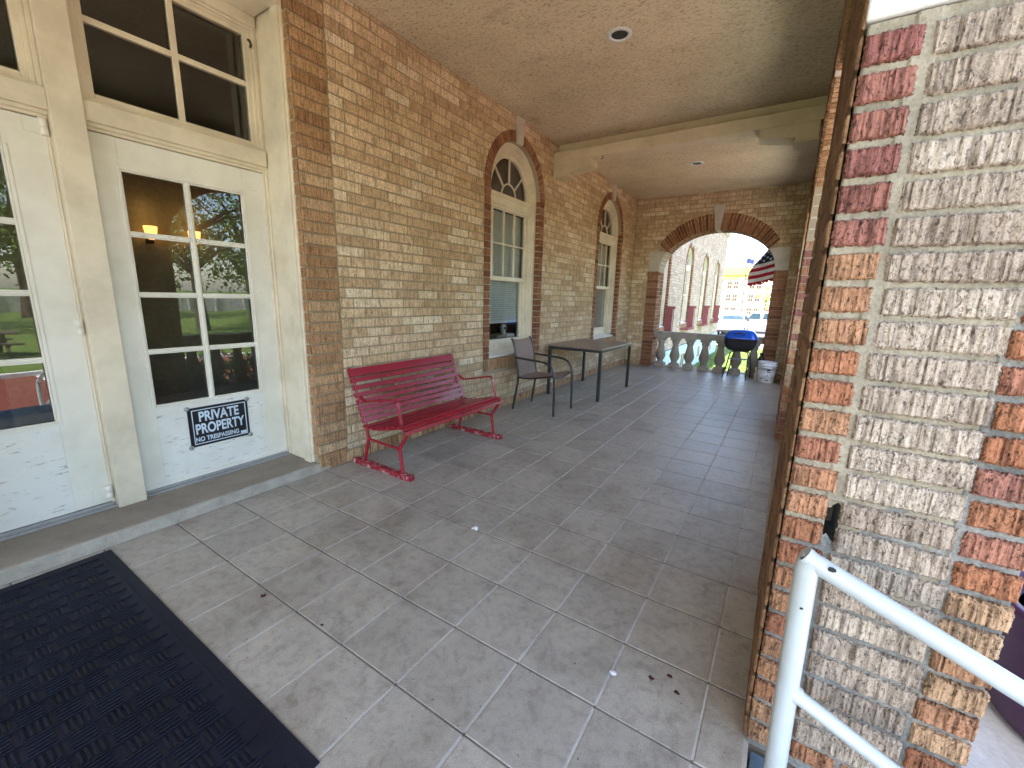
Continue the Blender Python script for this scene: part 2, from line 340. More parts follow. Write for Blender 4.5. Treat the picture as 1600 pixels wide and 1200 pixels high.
# ------------------------------------------------------------------ walls with arched openings and laid bricks
class Op:
    def __init__(s, c, hw, zb, zs, rise, ow=0.33, orise=None, ozs=None, ozb=None):
        s.c, s.hw, s.zb, s.zs, s.rise, s.ow = c, hw, zb, zs, rise, ow
        s.ozb = zb if ozb is None else ozb
        s.orise = rise + ow if orise is None else orise
        s.ozs = zs if ozs is None else ozs
    def half(s, z):                       # half width of opening at height z
        if z < s.zb: return None
        if z <= s.zs: return s.hw
        if s.rise <= 0 or z >= s.zs + s.rise: return None
        return s.hw*math.sqrt(1-((z-s.zs)/s.rise)**2)
    def ohalf(s, z):                      # half width including the surround
        if z < s.ozb or z >= s.ozs + s.orise: return None
        w = s.hw + s.ow
        if z <= s.ozs: return w
        return w*math.sqrt(1-((z-s.ozs)/s.orise)**2)
def wall_slab(b, fr, a0, a1, z0, z1, ops, th, mat=0, back=True):
    cuts = sorted(ops, key=lambda o: o.c); cur = a0
    def quad(p, q, r_, s_, d): b.add([fr(*p, d), fr(*q, d), fr(*r_, d), fr(*s_, d)], [(0,1,2,3)], mat)
    ds = (0, -th) if back else (0,)
    for o in cuts:
        lo, hi = o.c-o.hw, o.c+o.hw
        for d in ds: quad((cur,z0),(lo,z0),(lo,z1),(cur,z1),d)
        n = 28 if o.rise > 0 else 1
        xs = [o.c - o.hw*math.cos(math.pi*i/n) for i in range(n+1)] if o.rise > 0 else [lo, hi]
        zt = lambda x: o.zs + (o.rise*math.sqrt(max(0,1-((x-o.c)/o.hw)**2)) if o.rise > 0 else 0)
        for i in range(n):
            p, q = xs[i], xs[i+1]
            for d in ds:
                if o.zb > z0: quad((p,z0),(q,z0),(q,o.zb),(p,o.zb),d)
                if z1 > max(zt(p), zt(q)) - 1e-6: quad((p,zt(p)),(q,zt(q)),(q,z1),(p,z1),d)
            b.add([fr(p,zt(p),0),fr(q,zt(q),0),fr(q,zt(q),-th),fr(p,zt(p),-th)],[(0,1,2,3)],mat, smooth=False)
        for x in (lo, hi): b.add([fr(x,o.zb,0),fr(x,o.zs,0),fr(x,o.zs,-th),fr(x,o.zb,-th)],[(0,1,2,3)],mat)
        if o.zb > z0: b.add([fr(lo,o.zb,0),fr(hi,o.zb,0),fr(hi,o.zb,-th),fr(lo,o.zb,-th)],[(0,1,2,3)],mat)
        cur = hi
    for d in ds: quad((cur,z0),(a1,z0),(a1,z1),(cur,z1),d)
def brick(b, fr, al, ar, zb, zt, al2=None, ar2=None, proud=0.03, e=0.014, mat=0, var=0.5, base=-0.01, jit=0.004):
    """one brick: al..ar at its bottom edge, al2..ar2 at its top edge"""
    if al2 is None: al2, ar2 = al, ar
    j = random.uniform(-jit, jit); d1 = proud + j; d0 = d1 - e*0.8
    j1, j2, j3, j4 = (random.uniform(-jit, jit)*0.8 for _ in range(4))
    al += j1; al2 += j1*.5; ar += j2; ar2 += j2*.5; zb += j3; zt += j4
    vs = [fr(al,zb,base),fr(ar,zb,base),fr(ar2,zt,base),fr(al2,zt,base), fr(al,zb,d0),fr(ar,zb,d0),fr(ar2,zt,d0),fr(al2,zt,d0),
          fr(al+e,zb+e,d1),fr(ar-e,zb+e,d1),fr(ar2-e,zt-e,d1),fr(al2+e,zt-e,d1)]
    b.add(vs, [(0,1,5,4),(1,2,6,5),(2,3,7,6),(3,0,4,7),(4,5,9,8),(5,6,10,9),(6,7,11,10),(7,4,8,11),(8,9,10,11)], mat, var)
def cvar(lo=0.0, hi=1.0):
    v = random.uniform(lo, hi); return v if abs(v-0.5) > 1e-3 else 0.51
def brick_field(b, fr, a0, a1, z0, z1, ops=(), L=0.83, H=0.25, jt=0.035, mat=0, proud=0.03, blocks=(), vf=cvar):
    k = int(math.floor(z0/H)); z = k*H
    while z < z1 - 0.02:
        zb, zt = max(z, z0)+jt*.5, min(z+H, z1)-jt*.5
        if zt - zb > 0.06:
            iv = [[(a0,a0),(a1,a1)]]
            rem = []
            for o in ops:
                h0, h1 = o.ohalf(zb), o.ohalf(zt)
                if h0 is None and h1 is None: continue
                h0 = 0.02 if h0 is None and zb > o.ozs else (h0 if h0 is not None else h1); h1 = 0.02 if h1 is None else h1
                rem.append(((o.c-h0, o.c-h1), (o.c+h0, o.c+h1)))
            for (bl, br, bz0, bz1) in blocks:
                if zt > bz0+.03 and zb < bz1-.03: rem.append(((bl,bl),(br,br)))
            rem.sort()
            for r0, r1 in rem:
                new = []
                for l, r_ in iv:
                    if r1[0] <= l[0] or r0[0] >= r_[0]: new.append([l, r_]); continue
                    if r0[0] > l[0]: new.append([l, r0])
                    if r1[0] < r_[0]: new.append([r1, r_])
                iv = new
            off = (0.5 if k % 2 else 0.0)*L + random.uniform(-0.05, 0.05)*L + (0.25*L if k % 7 == 3 else 0)
            for l, r_ in iv:
                s = math.floor((min(l) - off)/L)*L + off; first = True
                while s < max(r_):
                    e_ = s + L
                    al, ar = s + jt*.5, e_ - jt*.5; al2, ar2 = al, ar
                    if al < max(l)+jt*.5: al, al2 = l[0]+jt*.5, l[1]+jt*.5
                    if ar > min(r_)-jt*.5: ar, ar2 = r_[0]-jt*.5, r_[1]-jt*.5
                    if min(ar-al, ar2-al2) > 0.07: brick(b, fr, al, ar, zb, zt, al2, ar2, proud, mat=mat, var=vf())
                    s = e_
        z += H; k += 1
def voussoirs(b, fr, o, t0, t1, n, depth_out, proud=0.04, mat=0, key=0.0, outer_rz=None, soff=None, mmat=None, vf=cvar):
    """radial bricks between angles t0..t1 (radians, 0 = right spring)"""
    rx0, rz0 = o.hw, o.rise; rx1 = o.hw + depth_out; rz1 = o.rise + (outer_rz if outer_rz else depth_out)
    pt = lambda t, k: (o.c + (rx0+(rx1-rx0)*k)*math.cos(t), o.zs + (rz0+(rz1-rz0)*k)*math.sin(t))
    if mmat is not None:
        m_ = 40
        for i in range(m_):
            ta, tb = t0+(t1-t0)*i/m_, t0+(t1-t0)*(i+1)/m_
            a, b_, c, d = pt(ta,0), pt(tb,0), pt(tb,1), pt(ta,1)
            b.add([fr(*a,.012),fr(*b_,.012),fr(*c,.012),fr(*d,.012)],[(0,1,2,3)],mmat)
    for i in range(n):
        g = 0.09
        ta, tb = t0+(t1-t0)*(i+g)/n, t0+(t1-t0)*(i+1-g)/n
        a, b_, c, d = pt(ta,0.0), pt(tb,0.0), pt(tb,1), pt(ta,1)
        pr = proud + random.uniform(-.006,.006); v = vf()
        e = 0.02; cx = sum(p[0] for p in (a,b_,c,d))/4; cz = sum(p[1] for p in (a,b_,c,d))/4
        inn = [(p[0]+(cx-p[0])*0.08, p[1]+(cz-p[1])*0.08) for p in (a,b_,c,d)]
        back = -0.01 if soff is None else -soff
        vs = [fr(*p,back) for p in (a,b_,c,d)] + [fr(*p,pr-.012) for p in (a,b_,c,d)] + [fr(*p,pr) for p in inn]
        b.add(vs, [(0,1,5,4),(1,2,6,5),(2,3,7,6),(3,0,4,7),(4,5,9,8),(5,6,10,9),(6,7,11,10),(7,4,8,11),(8,9,10,11)], mat, v)
def prism(b, fr, poly, d0, d1, mat=0):
    n = len(poly); vs = [fr(*p, d0) for p in poly] + [fr(*p, d1) for p in poly]
    b.add(vs, [tuple(range(n))[::-1], tuple(range(n, 2*n))] + [(i,(i+1)%n,n+(i+1)%n,n+i) for i in range(n)], mat)

CEIL = 10.85; FW = 26.4; AX = 9.43; PT = 1.46; GR = -3.43
# ================================================================== ground and streets
def sheet(name, x0, x1, y0, y1, z, mat):
    b = MB(); b.add([(x0,y0,z),(x1,y0,z),(x1,y1,z),(x0,y1,z)], [(0,1,2,3)])
    return b.build(name, mat, kind='structure', origin=((x0+x1)/2,(y0+y1)/2,z))
b = MB()
def gz(x, y): return GR - 0.02 + 0.006*math.sin(x*.7)*math.cos(y*.5)
b.add([(-1500,-1500,GR-.03),(1500,-1500,GR-.03),(1500,2000,GR-.03),(-1500,2000,GR-.03)], [(0,1,2,3)])
b.build('ground', 'grass', kind='structure')
sheet('brick_street', 20, 43, -150, 84, GR, 'paving brick')
sheet('walkway', AX+PT, 20, -150, 29.5, GR+.006, 'concrete')
sheet('sidewalk', -60, 200, 84, 93, GR+.004, 'concrete')
sheet('street', -400, 500, 93, 215, GR-.005, 'asphalt')
sheet('far_pavement', -400, 500, 215, 300, GR+.002, 'concrete')
b = MB(); b.box(43, 43.6, -150, 84, GR-.3, GR+.4); b.build('kerb', 'white stone', kind='structure', bevel=.05)
b = MB()
for yy in range(-40, 60, 9): b.box(33, 43, yy, yy+.35, GR, GR+.012)
b.box(26.8, 27.15, -60, 60, GR, GR+.012)
b.build('parking_lines', 'white stone', kind='structure')
# grass blades in the lawn just past the balustrade
b = MB()
for i in range(9000):
    x = random.uniform(0.1, 12); y = 28.2 + 50*random.random()**1.6
    h = random.uniform(.10,.28); a = random.uniform(0, 6.28); wv = .035
    dx, dy = math.cos(a)*wv, math.sin(a)*wv; lx, ly = random.uniform(-.1,.1), random.uniform(-.1,.1)
    b.add([(x-dx,y-dy,GR-.02),(x+dx,y+dy,GR-.02),(x+lx,y+ly,GR+h)], [(0,1,2)])
b.build('grass_tufts', 'grass', kind='stuff', label='short green grass on the lawn beyond the stone balustrade', cat='grass')

# ================================================================== porch floor
b = MB(); b.box(-0.02, AX+.05, -12, 28.0, -0.35, -0.009)
b.build('floor_bed', 'grout', kind='structure')
PJ = 1.0357
b = MB()
for j in range(-11, 27): b.box(.01, AX, j*PJ-.02, j*PJ+.02, -.03, -.0075)
b.build('cross_joints', 'dirty grout', kind='structure')
b = MB()
xs = [0.0] + [i+.03 for i in range(1, 10)] + [AX+.02]
g = 0.024
for j in range(-12, 27):
    y0, y1 = j*PJ, (j+1)*PJ
    if y1 > 27.7: break
    for i in range(len(xs)-1):
        x0, x1 = xs[i]+g*.5, xs[i+1]-g*.5
        a0, a1 = y0+g*.35, y1-g*.35
        zt = [random.uniform(-.0025,.0025) for _ in range(4)]; e = .012; v = cvar()
        vs = [(x0,a0,-.03),(x1,a0,-.03),(x1,a1,-.03),(x0,a1,-.03),(x0,a0,-.006),(x1,a0,-.006),(x1,a1,-.006),(x0,a1,-.006),
              (x0+e,a0+e,zt[0]),(x1-e,a0+e,zt[1]),(x1-e,a1-e,zt[2]),(x0+e,a1-e,zt[3])]
        b.add(vs, [(0,1,5,4),(1,2,6,5),(2,3,7,6),(3,0,4,7),(4,5,9,8),(5,6,10,9),(6,7,11,10),(7,4,8,11),(8,9,10,11)], 0, v)
b.build('porch_floor', 'floor tile', kind='structure')
# stairs and ledge outside
b = MB(); b.box(AX+.07, 11.0, -7.2, 1.52, -.9, -0.03); b.box(11.0, 12.2, -7.2, 1.52, -1.6, -.62); b.box(12.2, 13.4, -7.2, 1.52, -2.4, -1.25); b.box(13.4, 14.6, -7.2, 1.52, -3.5, -1.9); b.box(14.6,15.8,-7.2,1.52,-3.6,-2.6)
b.build('entrance_steps', 'blue painted concrete', kind='structure', bevel=.02)
b = MB(); b.box(AX+PT+.02, 14.6, 1.55, 6.0, -3.5, -0.05); b.build('concrete_ledge', 'concrete', kind='structure', bevel=.03)

# ================================================================== ceiling
b = MB(); b.box(-0.02, AX+.02, -12, FW+.02, CEIL, CEIL+.6)
b.build('porch_ceiling', 'stucco ceiling', kind='structure')

# ================================================================== brick building (front wall, wing, doors, windows)
bld = thing('brick_building', 'buff brick building with cream double doors, arched windows and a long wing beyond the porch', 'building')
frL = lambda a, z, d: (d, a, z)
WC = [11.75, 21.95]; WW = [35.4, 45.6, 55.6, 65.7]
def wop(c): return Op(c, 1.75, 2.06, 8.25, 1.75, ow=0.36, ozb=1.60)
door_op = Op(-0.32, 3.27, 0, 10.12, 0, ow=0.0)
ops = [door_op] + [wop(c) for c in WC + WW]
b = MB(); wall_slab(b, frL, -30, 73, -0.05, 14.8, ops, 0.45, back=True)
# outer shell of the building
b.box(-60, -59.6, -30, 73, GR, 14.8); b.box(-60,-.45,-30,-29.6,GR,14.8); b.box(-60,-.45,72.6,73,GR,14.8)
b.box(-60, 0.02, -30.1, 73.1, 14.8, 15.1)
b.build('wall', 'mortar', bld)
b = MB()
fops = [Op(-0.32, 4.10, 0, 10.5, 0, ow=0.0)] + [wop(c) for c in WC + WW]
fops[0].ozb = 0
blocks = []
brick_field(b, frL, -12, FW+.0, 0.34, CEIL, fops[:3])
b.build('wall_bricks', 'buff brick', bld, label='buff combed bricks of the porch wall')
b = MB(); brick_field(b, frL, FW+1.4, 73, -0.2, 14.7, fops[3:], mat=0)
brick_field(b, lambda a, z, d: (-a, 73+d, z), 0, 20, -.2, 14.7)
b.build('wing_bricks', 'pale wing brick', bld, label='pale brick face of the wing beyond the porch')
# base course
for y, ye in ((-12, -4.3), (3.2, FW-.1)):
    b = MB()
    while y < ye:
        wv = random.uniform(.23,.29); brick(b, frL, y+.02, y+wv-.02, 0.02, .31, proud=.05, var=cvar()); y += wv
    b.build('base_course', 'orange brick', bld)
# stacked strips beside the door
b = MB(); z = .42
while z < CEIL-.05:
    brick(b, frL, -4.38, -3.62, z+.02, min(z+.235, CEIL-.02), proud=.045, var=cvar()); z += .25
b.build('corner_strip', 'orange brick', bld, label='orange-brown strip of bricks on the far left of the doors')
b = MB(); z = .42
while z < CEIL-.05:
    brick(b, frL, 2.97, 3.75, z+.02, min(z+.235, CEIL-.02), proud=.045, var=cvar())
    # returns into the door recess
    brick(b, lambda a, zz, d: (-a, 2.955-d, zz), -.02, .20, z+.02, z+.235, proud=.02, var=cvar(0,.4))
    z += .25
brick(b, frL, 2.97, 3.75, .1, .41, proud=.045, var=.3)
b.build('corner_strip', 'orange brick', bld, label='orange-brown strip of bricks beside the door frame')

def window_surround(c, parent):
    o = wop(c)
    for sg in (-1, 1):
        b = MB(); z = 2.06
        while z < o.zs - .1:
            lo, hi = (c-1.75-.34, c-1.75+.005) if sg < 0 else (c+1.75-.005, c+1.75+.34)
            v = cvar(); brick(b, frL, lo+.01, hi, z+.018, z+.232, proud=.045, var=v)
            # reveal
            yy = c + sg*1.75
            brick(b, lambda a, zz, d, yy=yy, sg=sg: (-a, yy-sg*d, zz), -.03, .2, z+.018, z+.232, proud=.006, base=-.02, var=v*.5+.01)
            z += .25
        voussoirs(b, frL, o, *((0.0, math.pi/2-.11) if sg > 0 else (math.pi/2+.11, math.pi)), 13, .36, mat=0, mmat=1, soff=.2)
        b.build('brick_surround', ['red brick', 'mortar'], parent)
def window_sill_bricks(c, parent):
    b = MB(); y = c-2.08; i = 0
    while y < c+2.05:
        brick(b, frL, y+.015, y+.245, 1.62, 2.05, proud=.06, var=cvar()); y += .26
    return b.build('brick_sill', 'orange brick', parent)
def sash_mesh(c, x, y0, y1, z0, z1, st, rail_b, rail_t, cols, rows, d=.12, mw=.06):
    b = MB(); b.box(x-d,x,y0,y0+st,z0,z1); b.box(x-d,x,y1-st,y1,z0,z1); b.box(x-d+.004,x-.004,y0+st,y1-st,z0,z0+rail_b); b.box(x-d+.004,x-.004,y0+st,y1-st,z1-rail_t,z1)
    for i in range(1, cols):
        yy = y0+st+(y1-y0-2*st)*i/cols; b.box(x-d+.02,x-.02,yy-mw/2,yy+mw/2,z0+rail_b,z1-rail_t)
    for i in range(1, rows):
        zz = z0+rail_b+(z1-z0-rail_b-rail_t)*i/rows; b.box(x-d+.022,x-.022,y0+st,y1-st,zz-mw/2,zz+mw/2)
    return b
def make_window(c, blind_z=3.35, dark_low=True, name_label=None):
    wd = thing('window', None, None, (0,c,2.06), parent=bld)
    if name_label: wd['label'] = name_label
    window_surround(c, wd); window_sill_bricks(c, wd)
    # keystone
    b = MB(); prism(b, frL, [(c-.15,9.93),(c+.15,9.93),(c+.25,CEIL-.004),(c-.25,CEIL-.004)], -.02, .12); b.build('keystone', 'cast stone', wd, bevel=.02)
    # casing
    b = MB(); H = 1.74
    def arch_band(r0, r1, x0, x1, zb=8.25):
        n = 32
        for i in range(n):
            t0, t1 = math.pi*i/n, math.pi*(i+1)/n
            P = [(r, t) for r in (r0, r1) for t in (t0, t1)]
            vs = [(x, c+r*math.cos(t), 8.25+r*math.sin(t)) for x in (x0, x1) for r, t in P]
            b.add(vs, [(0,1,3,2),(4,6,7,5),(0,4,5,1),(2,3,7,6),(0,2,6,4),(1,5,7,3)])
    for (r0, r1, x0, x1) in ((1.55,1.74,-.45,-.16),(1.47,1.55,-.45,-.21),(1.40,1.47,-.45,-.26),(1.25,1.40,-.47,-.33)):
        arch_band(r0, r1, x0, x1)
        for sg in (-1, 1): 
            y0, y1 = c+sg*r0, c+sg*r1
            b.box(x0, x1, y0, y1, 2.3, 8.25)
    b.box(-.45, -.19, c-1.47, c+1.47, 7.72, 8.10); b.box(-.45,-.15,c-1.5,c+1.5,7.98,8.12); b.box(-.45,-.24,c-1.4,c+1.4,7.62,7.74)
    b.build('frame', 'cream paint', wd, bevel=.012)
    # fanlight muntins
    b = MB(); zc = 8.12
    for a in (90, 42, 138): 
        t = R(a); b.plank((-.40, c+.48*math.cos(t), zc+.48*math.sin(t)), (-.40, c+1.3*math.cos(t), zc+1.4*math.sin(t)), (1,0,0), .07, .05)
    pts = [(-.40, c+p, q) for p, q in arcpts(0, zc, .5, .5, 0, math.pi, 16)]
    b.tube(pts, .035, 6)
    b.build('fanlight_muntin', 'cream paint', wd)
    b = MB(); n = 24; vs = [(-.42, c, 8.1)] + [(-.42, c+1.3*math.cos(math.pi*i/n), 8.12+1.35*math.sin(math.pi*i/n)) for i in range(n+1)]
    b.add(vs, [(0,i,i+1) for i in range(1,n+1)]); b.build('pane', 'window glass', wd)
    up = sash_mesh(c, -.30, c-1.27, c+1.27, 5.0, 7.68, .14, .16, .1, 3, 2).build('upper_sash', 'cream paint', wd, bevel=.008)
    lo = sash_mesh(c, -.43, c-1.27, c+1.27, 2.28, 5.1, .17, .42, .12, 1, 1).build('lower_sash', 'cream paint', wd, bevel=.01)
    b = MB(); b.add([(-.37,c-1.2,5.1),(-.37,c+1.2,5.1),(-.37,c+1.2,7.6),(-.37,c-1.2,7.6)],[(0,1,2,3)]); b.build('pane', 'window glass', wd)
    b = MB(); b.add([(-.50,c-1.15,2.6),(-.50,c+1.15,2.6),(-.50,c+1.15,5.0),(-.50,c-1.15,5.0)],[(0,1,2,3)]); b.build('pane', 'window glass', wd)
    # wooden sill
    b = MB(); prism(b, lambda a, z, d: (a, d, z), [(-.5,2.08),(-.02,2.08),(-.02,2.14),(-.16,2.2),(-.5,2.32)], c-1.72, c+1.72)
    b.build('sill', 'door paint', wd, bevel=.008)
    # venetian blind
    b = MB(); z = blind_z
    while z < 7.6:
        b.plank((-.60, c-1.6, z), (-.60, c+1.6, z), (.35, 0, 1), .085, .008); z += .088
    b.box(-.64,-.57,c-1.6,c+1.6,blind_z-.09,blind_z-.03)
    b.build('blind', 'blind', wd)
    return wd
make_window(WC[0], 3.42, name_label='arched window behind the bench and chair with its blind part raised')
make_window(WC[1], 2.5, name_label='arched window past the table with its blind lowered')
wg = make_window(WW[0], 2.6)
for c in WW[1:]: copy_tree(wg, (0, c-WW[0], 0))
# red guard panels on the wing windows
def guard():
    t = thing('window_guard', None, None, (0,WW[0],1.5), parent=bld); c = WW[0]
    b = MB(); b.box(0.02, .75, c-1.6, c+1.9, 1.5, 1.62); b.box(.7,.78,c-1.6,c+1.9,1.45,1.7)
    b.build('ledge', 'red paint panel', t)
    b = MB(); b.box(0.02,.72,c+1.62,c+1.8,1.62,3.7); b.build('side_panel', 'red paint panel', t)
    b = MB(); b.box(0.0,.80,c+1.58,c+1.84,3.7,3.95); b.build('cap', 'red paint panel', t, label='dark red top rail of the guard')
    b = MB(); b.tube([(.68,c+1.5,1.62),(.68,c+1.5,3.7)],.02,6)
    b.build('bar', 'white stone', t); return t
g0 = guard()
for c in WW[1:]: copy_tree(g0, (0, c-WW[0], 0))
# foundation of the wing with basement windows
b = MB(); b.box(-.5, .10, FW+1.4, 73.05, GR-.1, -0.28); b.build('foundation', 'pale blue paint', bld)
for yy in (34, 45.2, 55.2, 65.4):
    w_ = thing('basement_window', None, None, (0.1,yy,-2), parent=bld)
    b = MB(); b.box(.1,.13,yy,yy+1.8,-2.6,-1.2); b.build('pane','car window',w_)
    b = MB(); b.box(.1,.18,yy-.1,yy,-2.7,-1.1); b.box(.1,.18,yy+1.8,yy+1.9,-2.7,-1.1); b.box(.1,.178,yy,yy+1.8,-1.2,-1.1); b.box(.1,.178,yy,yy+1.8,-2.7,-2.6); b.box(.1,.176,yy+.86,yy+.94,-2.6,-1.2)
    b.build('frame','door paint',w_)
b = MB(); b.box(-.3,.35,FW+1.4,73.4,14.5,14.78); b.box(-.3,.25,FW+1.4,73.3,14.3,14.5); b.build('cornice','cast stone',bld)
# rooms behind the glass (dark)
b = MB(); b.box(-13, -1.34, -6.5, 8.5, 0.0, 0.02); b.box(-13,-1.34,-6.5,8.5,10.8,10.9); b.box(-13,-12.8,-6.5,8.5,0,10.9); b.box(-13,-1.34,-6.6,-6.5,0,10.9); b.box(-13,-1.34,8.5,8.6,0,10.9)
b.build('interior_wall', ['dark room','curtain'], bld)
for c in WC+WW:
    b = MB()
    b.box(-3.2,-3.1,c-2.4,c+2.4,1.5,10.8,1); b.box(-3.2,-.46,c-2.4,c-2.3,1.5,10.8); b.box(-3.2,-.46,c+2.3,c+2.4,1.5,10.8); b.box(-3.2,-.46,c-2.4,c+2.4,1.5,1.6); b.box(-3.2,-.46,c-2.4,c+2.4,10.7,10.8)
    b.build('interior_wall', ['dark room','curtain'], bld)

# ------------------------------------------------------------------ door frame, doors, transoms
DX = -1.2                               # door face plane
fr_ = MB()
for sg in (1, -1):
    def yb(p): return -.32 + sg*(p+.32)
    # outer casing, jamb lining and stops
    fr_.box(-.42, -.17, yb(2.84), yb(2.955), .24, 10.12); fr_.box(-.36, -.13, yb(2.90), yb(2.955), .24, 10.12)
    fr_.box(-1.30, -.42, yb(2.90), yb(2.955), .24, 10.12)
    fr_.box(-1.30, -1.10, yb(2.86), yb(2.90), .24, 10.0); fr_.box(-1.30,-1.17, yb(2.82), yb(2.86), .24, 9.9)
fr_.box(-1.30,-.15,-3.5,2.85,10.02,10.12); fr_.box(-.36,-.12,-3.54,2.9,10.0,10.06)
fr_.box(-1.35, -.98, -.53, -.11, .24, 10.02)                      # mullion post
fr_.box(-1.30,-1.17,-.57,-.53,.24,10.0); fr_.box(-1.30,-1.17,-.11,-.07,.24,10.0)
for (p, q) in ((-3.50, -.53), (-.11, 2.86)):
    fr_.box(-1.35,-1.02,p,q,7.10,7.42); fr_.box(-1.34,-1.10,p,q,7.04,7.12); fr_.box(-1.34,-1.15,p,q,6.99,7.05)
    fr_.box(-1.35,-1.02,p,q,9.82,10.02)
fr_.build('door_frame', 'cream paint', bld, bevel=.012)
def door(y0, y1, hinge_side, lab):
    t = thing('door', lab, None, (DX,(y0+y1)/2,.34), parent=bld)
    gl, gr_, gb, gt = y0+.36, y1-.50, 2.02, 6.46
    if hinge_side > 0: gl, gr_ = y0+.36, y1-.50
    b = MB(); d = .14
    b.box(DX-d,DX,y0,gl,.34,6.98); b.box(DX-d,DX,gr_,y1,.34,6.98)
    b.box(DX-d+.002,DX-.002,gl,gr_,gt,6.98)
    b.build('door_leaf', 'door paint', t, bevel=.008)
    b = MB(); b.box(DX-d+.002,DX-.003,gl,gr_,.34,gb); b.build('lower_panel', 'worn door paint', t, label='scuffed white panel at the foot of the door')
    b = MB(); mw = .10
    ym = (gl+gr_)/2
    def bead(p0, p1, q0, q1):
        b.box(DX-.09,DX-.02,p0,p1,q0,q1)
        if p1-p0 < q1-q0: b.box(DX-.06,DX+.004,(p0+p1)/2-.022,(p0+p1)/2+.022,q0,q1)
        else: b.box(DX-.06,DX+.002,p0,p1,(q0+q1)/2-.022,(q0+q1)/2+.022)
    bead(ym-mw/2, ym+mw/2, gb, gt)
    for i in range(1,4):
        zz = gb+(gt-gb)*i/4; bead(gl, ym-mw/2, zz-mw/2, zz+mw/2); bead(ym+mw/2, gr_, zz-mw/2, zz+mw/2)
    for (p,q,r_,s_) in ((gl,gl+.03,gb,gt),(gr_-.03,gr_,gb,gt),(gl+.03,gr_-.03,gb,gb+.03),(gl+.03,gr_-.03,gt-.03,gt)): b.box(DX-.06,DX-.012,p,q,r_,s_)
    for (p,q,r_,s_) in ((gl-.05,gl,gb-.05,gt+.05),(gr_,gr_+.05,gb-.05,gt+.05),(gl,gr_,gb-.05,gb),(gl,gr_,gt,gt+.05)): b.box(DX-.01,DX+.012,p,q,r_,s_)
    b.build('muntins', 'door paint', t, bevel=.008)
    b = MB(); b.add([(DX-.08,gl,gb),(DX-.08,gr_,gb),(DX-.08,gr_,gt),(DX-.08,gl,gt)],[(0,1,2,3)]); b.build('pane','window glass',t)
    return t
dr = door(-.07, 2.86, 1, 'right-hand white door with eight panes and the private property sign')
dl = door(-3.46, -.57, 1, 'left-hand white door with eight panes, partly out of view')
for zz in (.55, 3.66, 6.86):
    b = MB(); b.lathe((DX+.05,-.60,zz-.13),[(.04,0),(.055,.01),(.055,.12),(.045,.125),(.055,.13),(.055,.25),(.04,.26)],12); b.box(DX,DX+.03,-.82,-.60,zz-.11,zz+.11)
    b.build('hinge','door paint',dl)
b = MB(); b.box(DX-.14,DX+.03,-3.46,2.86,.26,.33); b.box(DX-.14,DX+.12,-3.46,2.86,.24,.28); b.build('threshold','grey steel',bld,bevel=.006)
b = MB(); b.box(DX-.02,DX+.02,-.07,2.86,.33,.42); b.build('weather_strip','door paint',dr,bevel=.01)
for (p, q) in ((-3.50,-.53),(-.11,2.86)):
    t = thing('transom_window', None, None, (-1.2,(p+q)/2,7.42), parent=bld)
    b = MB(); x = -1.08; y0, y1, z0, z1 = p+.0, q-.0, 7.42, 9.82
    for (e0, xx) in ((.0, x), (.06, x-.04), (.11, x-.08)):
        wv = .06 if e0 < .1 else .10
        a0, a1, c0, c1 = y0+e0, y1-e0, z0+e0*.8, z1-e0*.8
        b.box(xx-.15,xx,a0,a0+wv,c0,c1); b.box(xx-.15,xx,a1-wv,a1,c0,c1); b.box(xx-.15,xx,a0+wv,a1-wv,c0,c0+wv*.8); b.box(xx-.15,xx,a0+wv,a1-wv,c1-wv*.8,c1)
    ym, zm = (y0+y1)/2, 8.72
    b.box(x-.2,x-.09,ym-.05,ym+.05,z0+.1,z1-.1); b.box(x-.2,x-.092,y0+.1,y1-.1,zm-.05,zm+.05)
    b.build('sash','cream paint',t,bevel=.01)
    b = MB(); b.add([(x-.14,y0+.1,z0+.1),(x-.14,y1-.1,z0+.1),(x-.14,y1-.1,z1-.1),(x-.14,y0+.1,z1-.1)],[(0,1,2,3)]); b.build('pane','window glass',t)
    if p > -1:
        b = MB(); b.tube([(-1.07,2.74,9.42),(-1.03,2.74,9.46),(-1.03,2.72,9.52),(-1.06,2.70,9.55)],.026,8); b.build('latch','dark metal',t)
# door step
b = MB(); b.box(-1.36, -0.02, -3.95, 2.95, 0.0, .24, 0); b.box(-.02,.035,-3.95,3.25,0,.232,1); b.box(-.20,-.021,2.953,3.22,0,.236,1)
b.build('door_step', ['step concrete','step edge'], bld, bevel=.015)
# interior lamps seen through the right door
for i,(yy) in enumerate((2.15, 3.2)):
    t = thing('wall_lamp', 'glowing wall lamp seen through the door glass, %s one' % ('left' if i == 0 else 'right'), 'lamp', (-6,yy,5.9))
    b = MB(); b.lathe((-6,yy,5.7),[(.06,0),(.12,.05),(.16,.35),(.15,.36)],14); b.build('shade','lamp glow',t)
    b = MB(); b.box(-6.3,-6.0,yy-.05,yy+.05,5.6,5.72); b.build('bracket','dark metal',t)
    L_ = bpy.data.lights.new('wall_lamp_light','POINT'); L_.energy = .035; L_.color = (1,.62,.22); L_.shadow_soft_size = .05
    lo_ = bpy.data.objects.new('wall_lamp_light', L_); col.objects.link(lo_); lo_.parent = t; lo_.location = (0.02,0,.18)
b = MB(); b.box(-6.45,-6.32,-1,6.0,0,9.2); b.build('partition','book',bld)

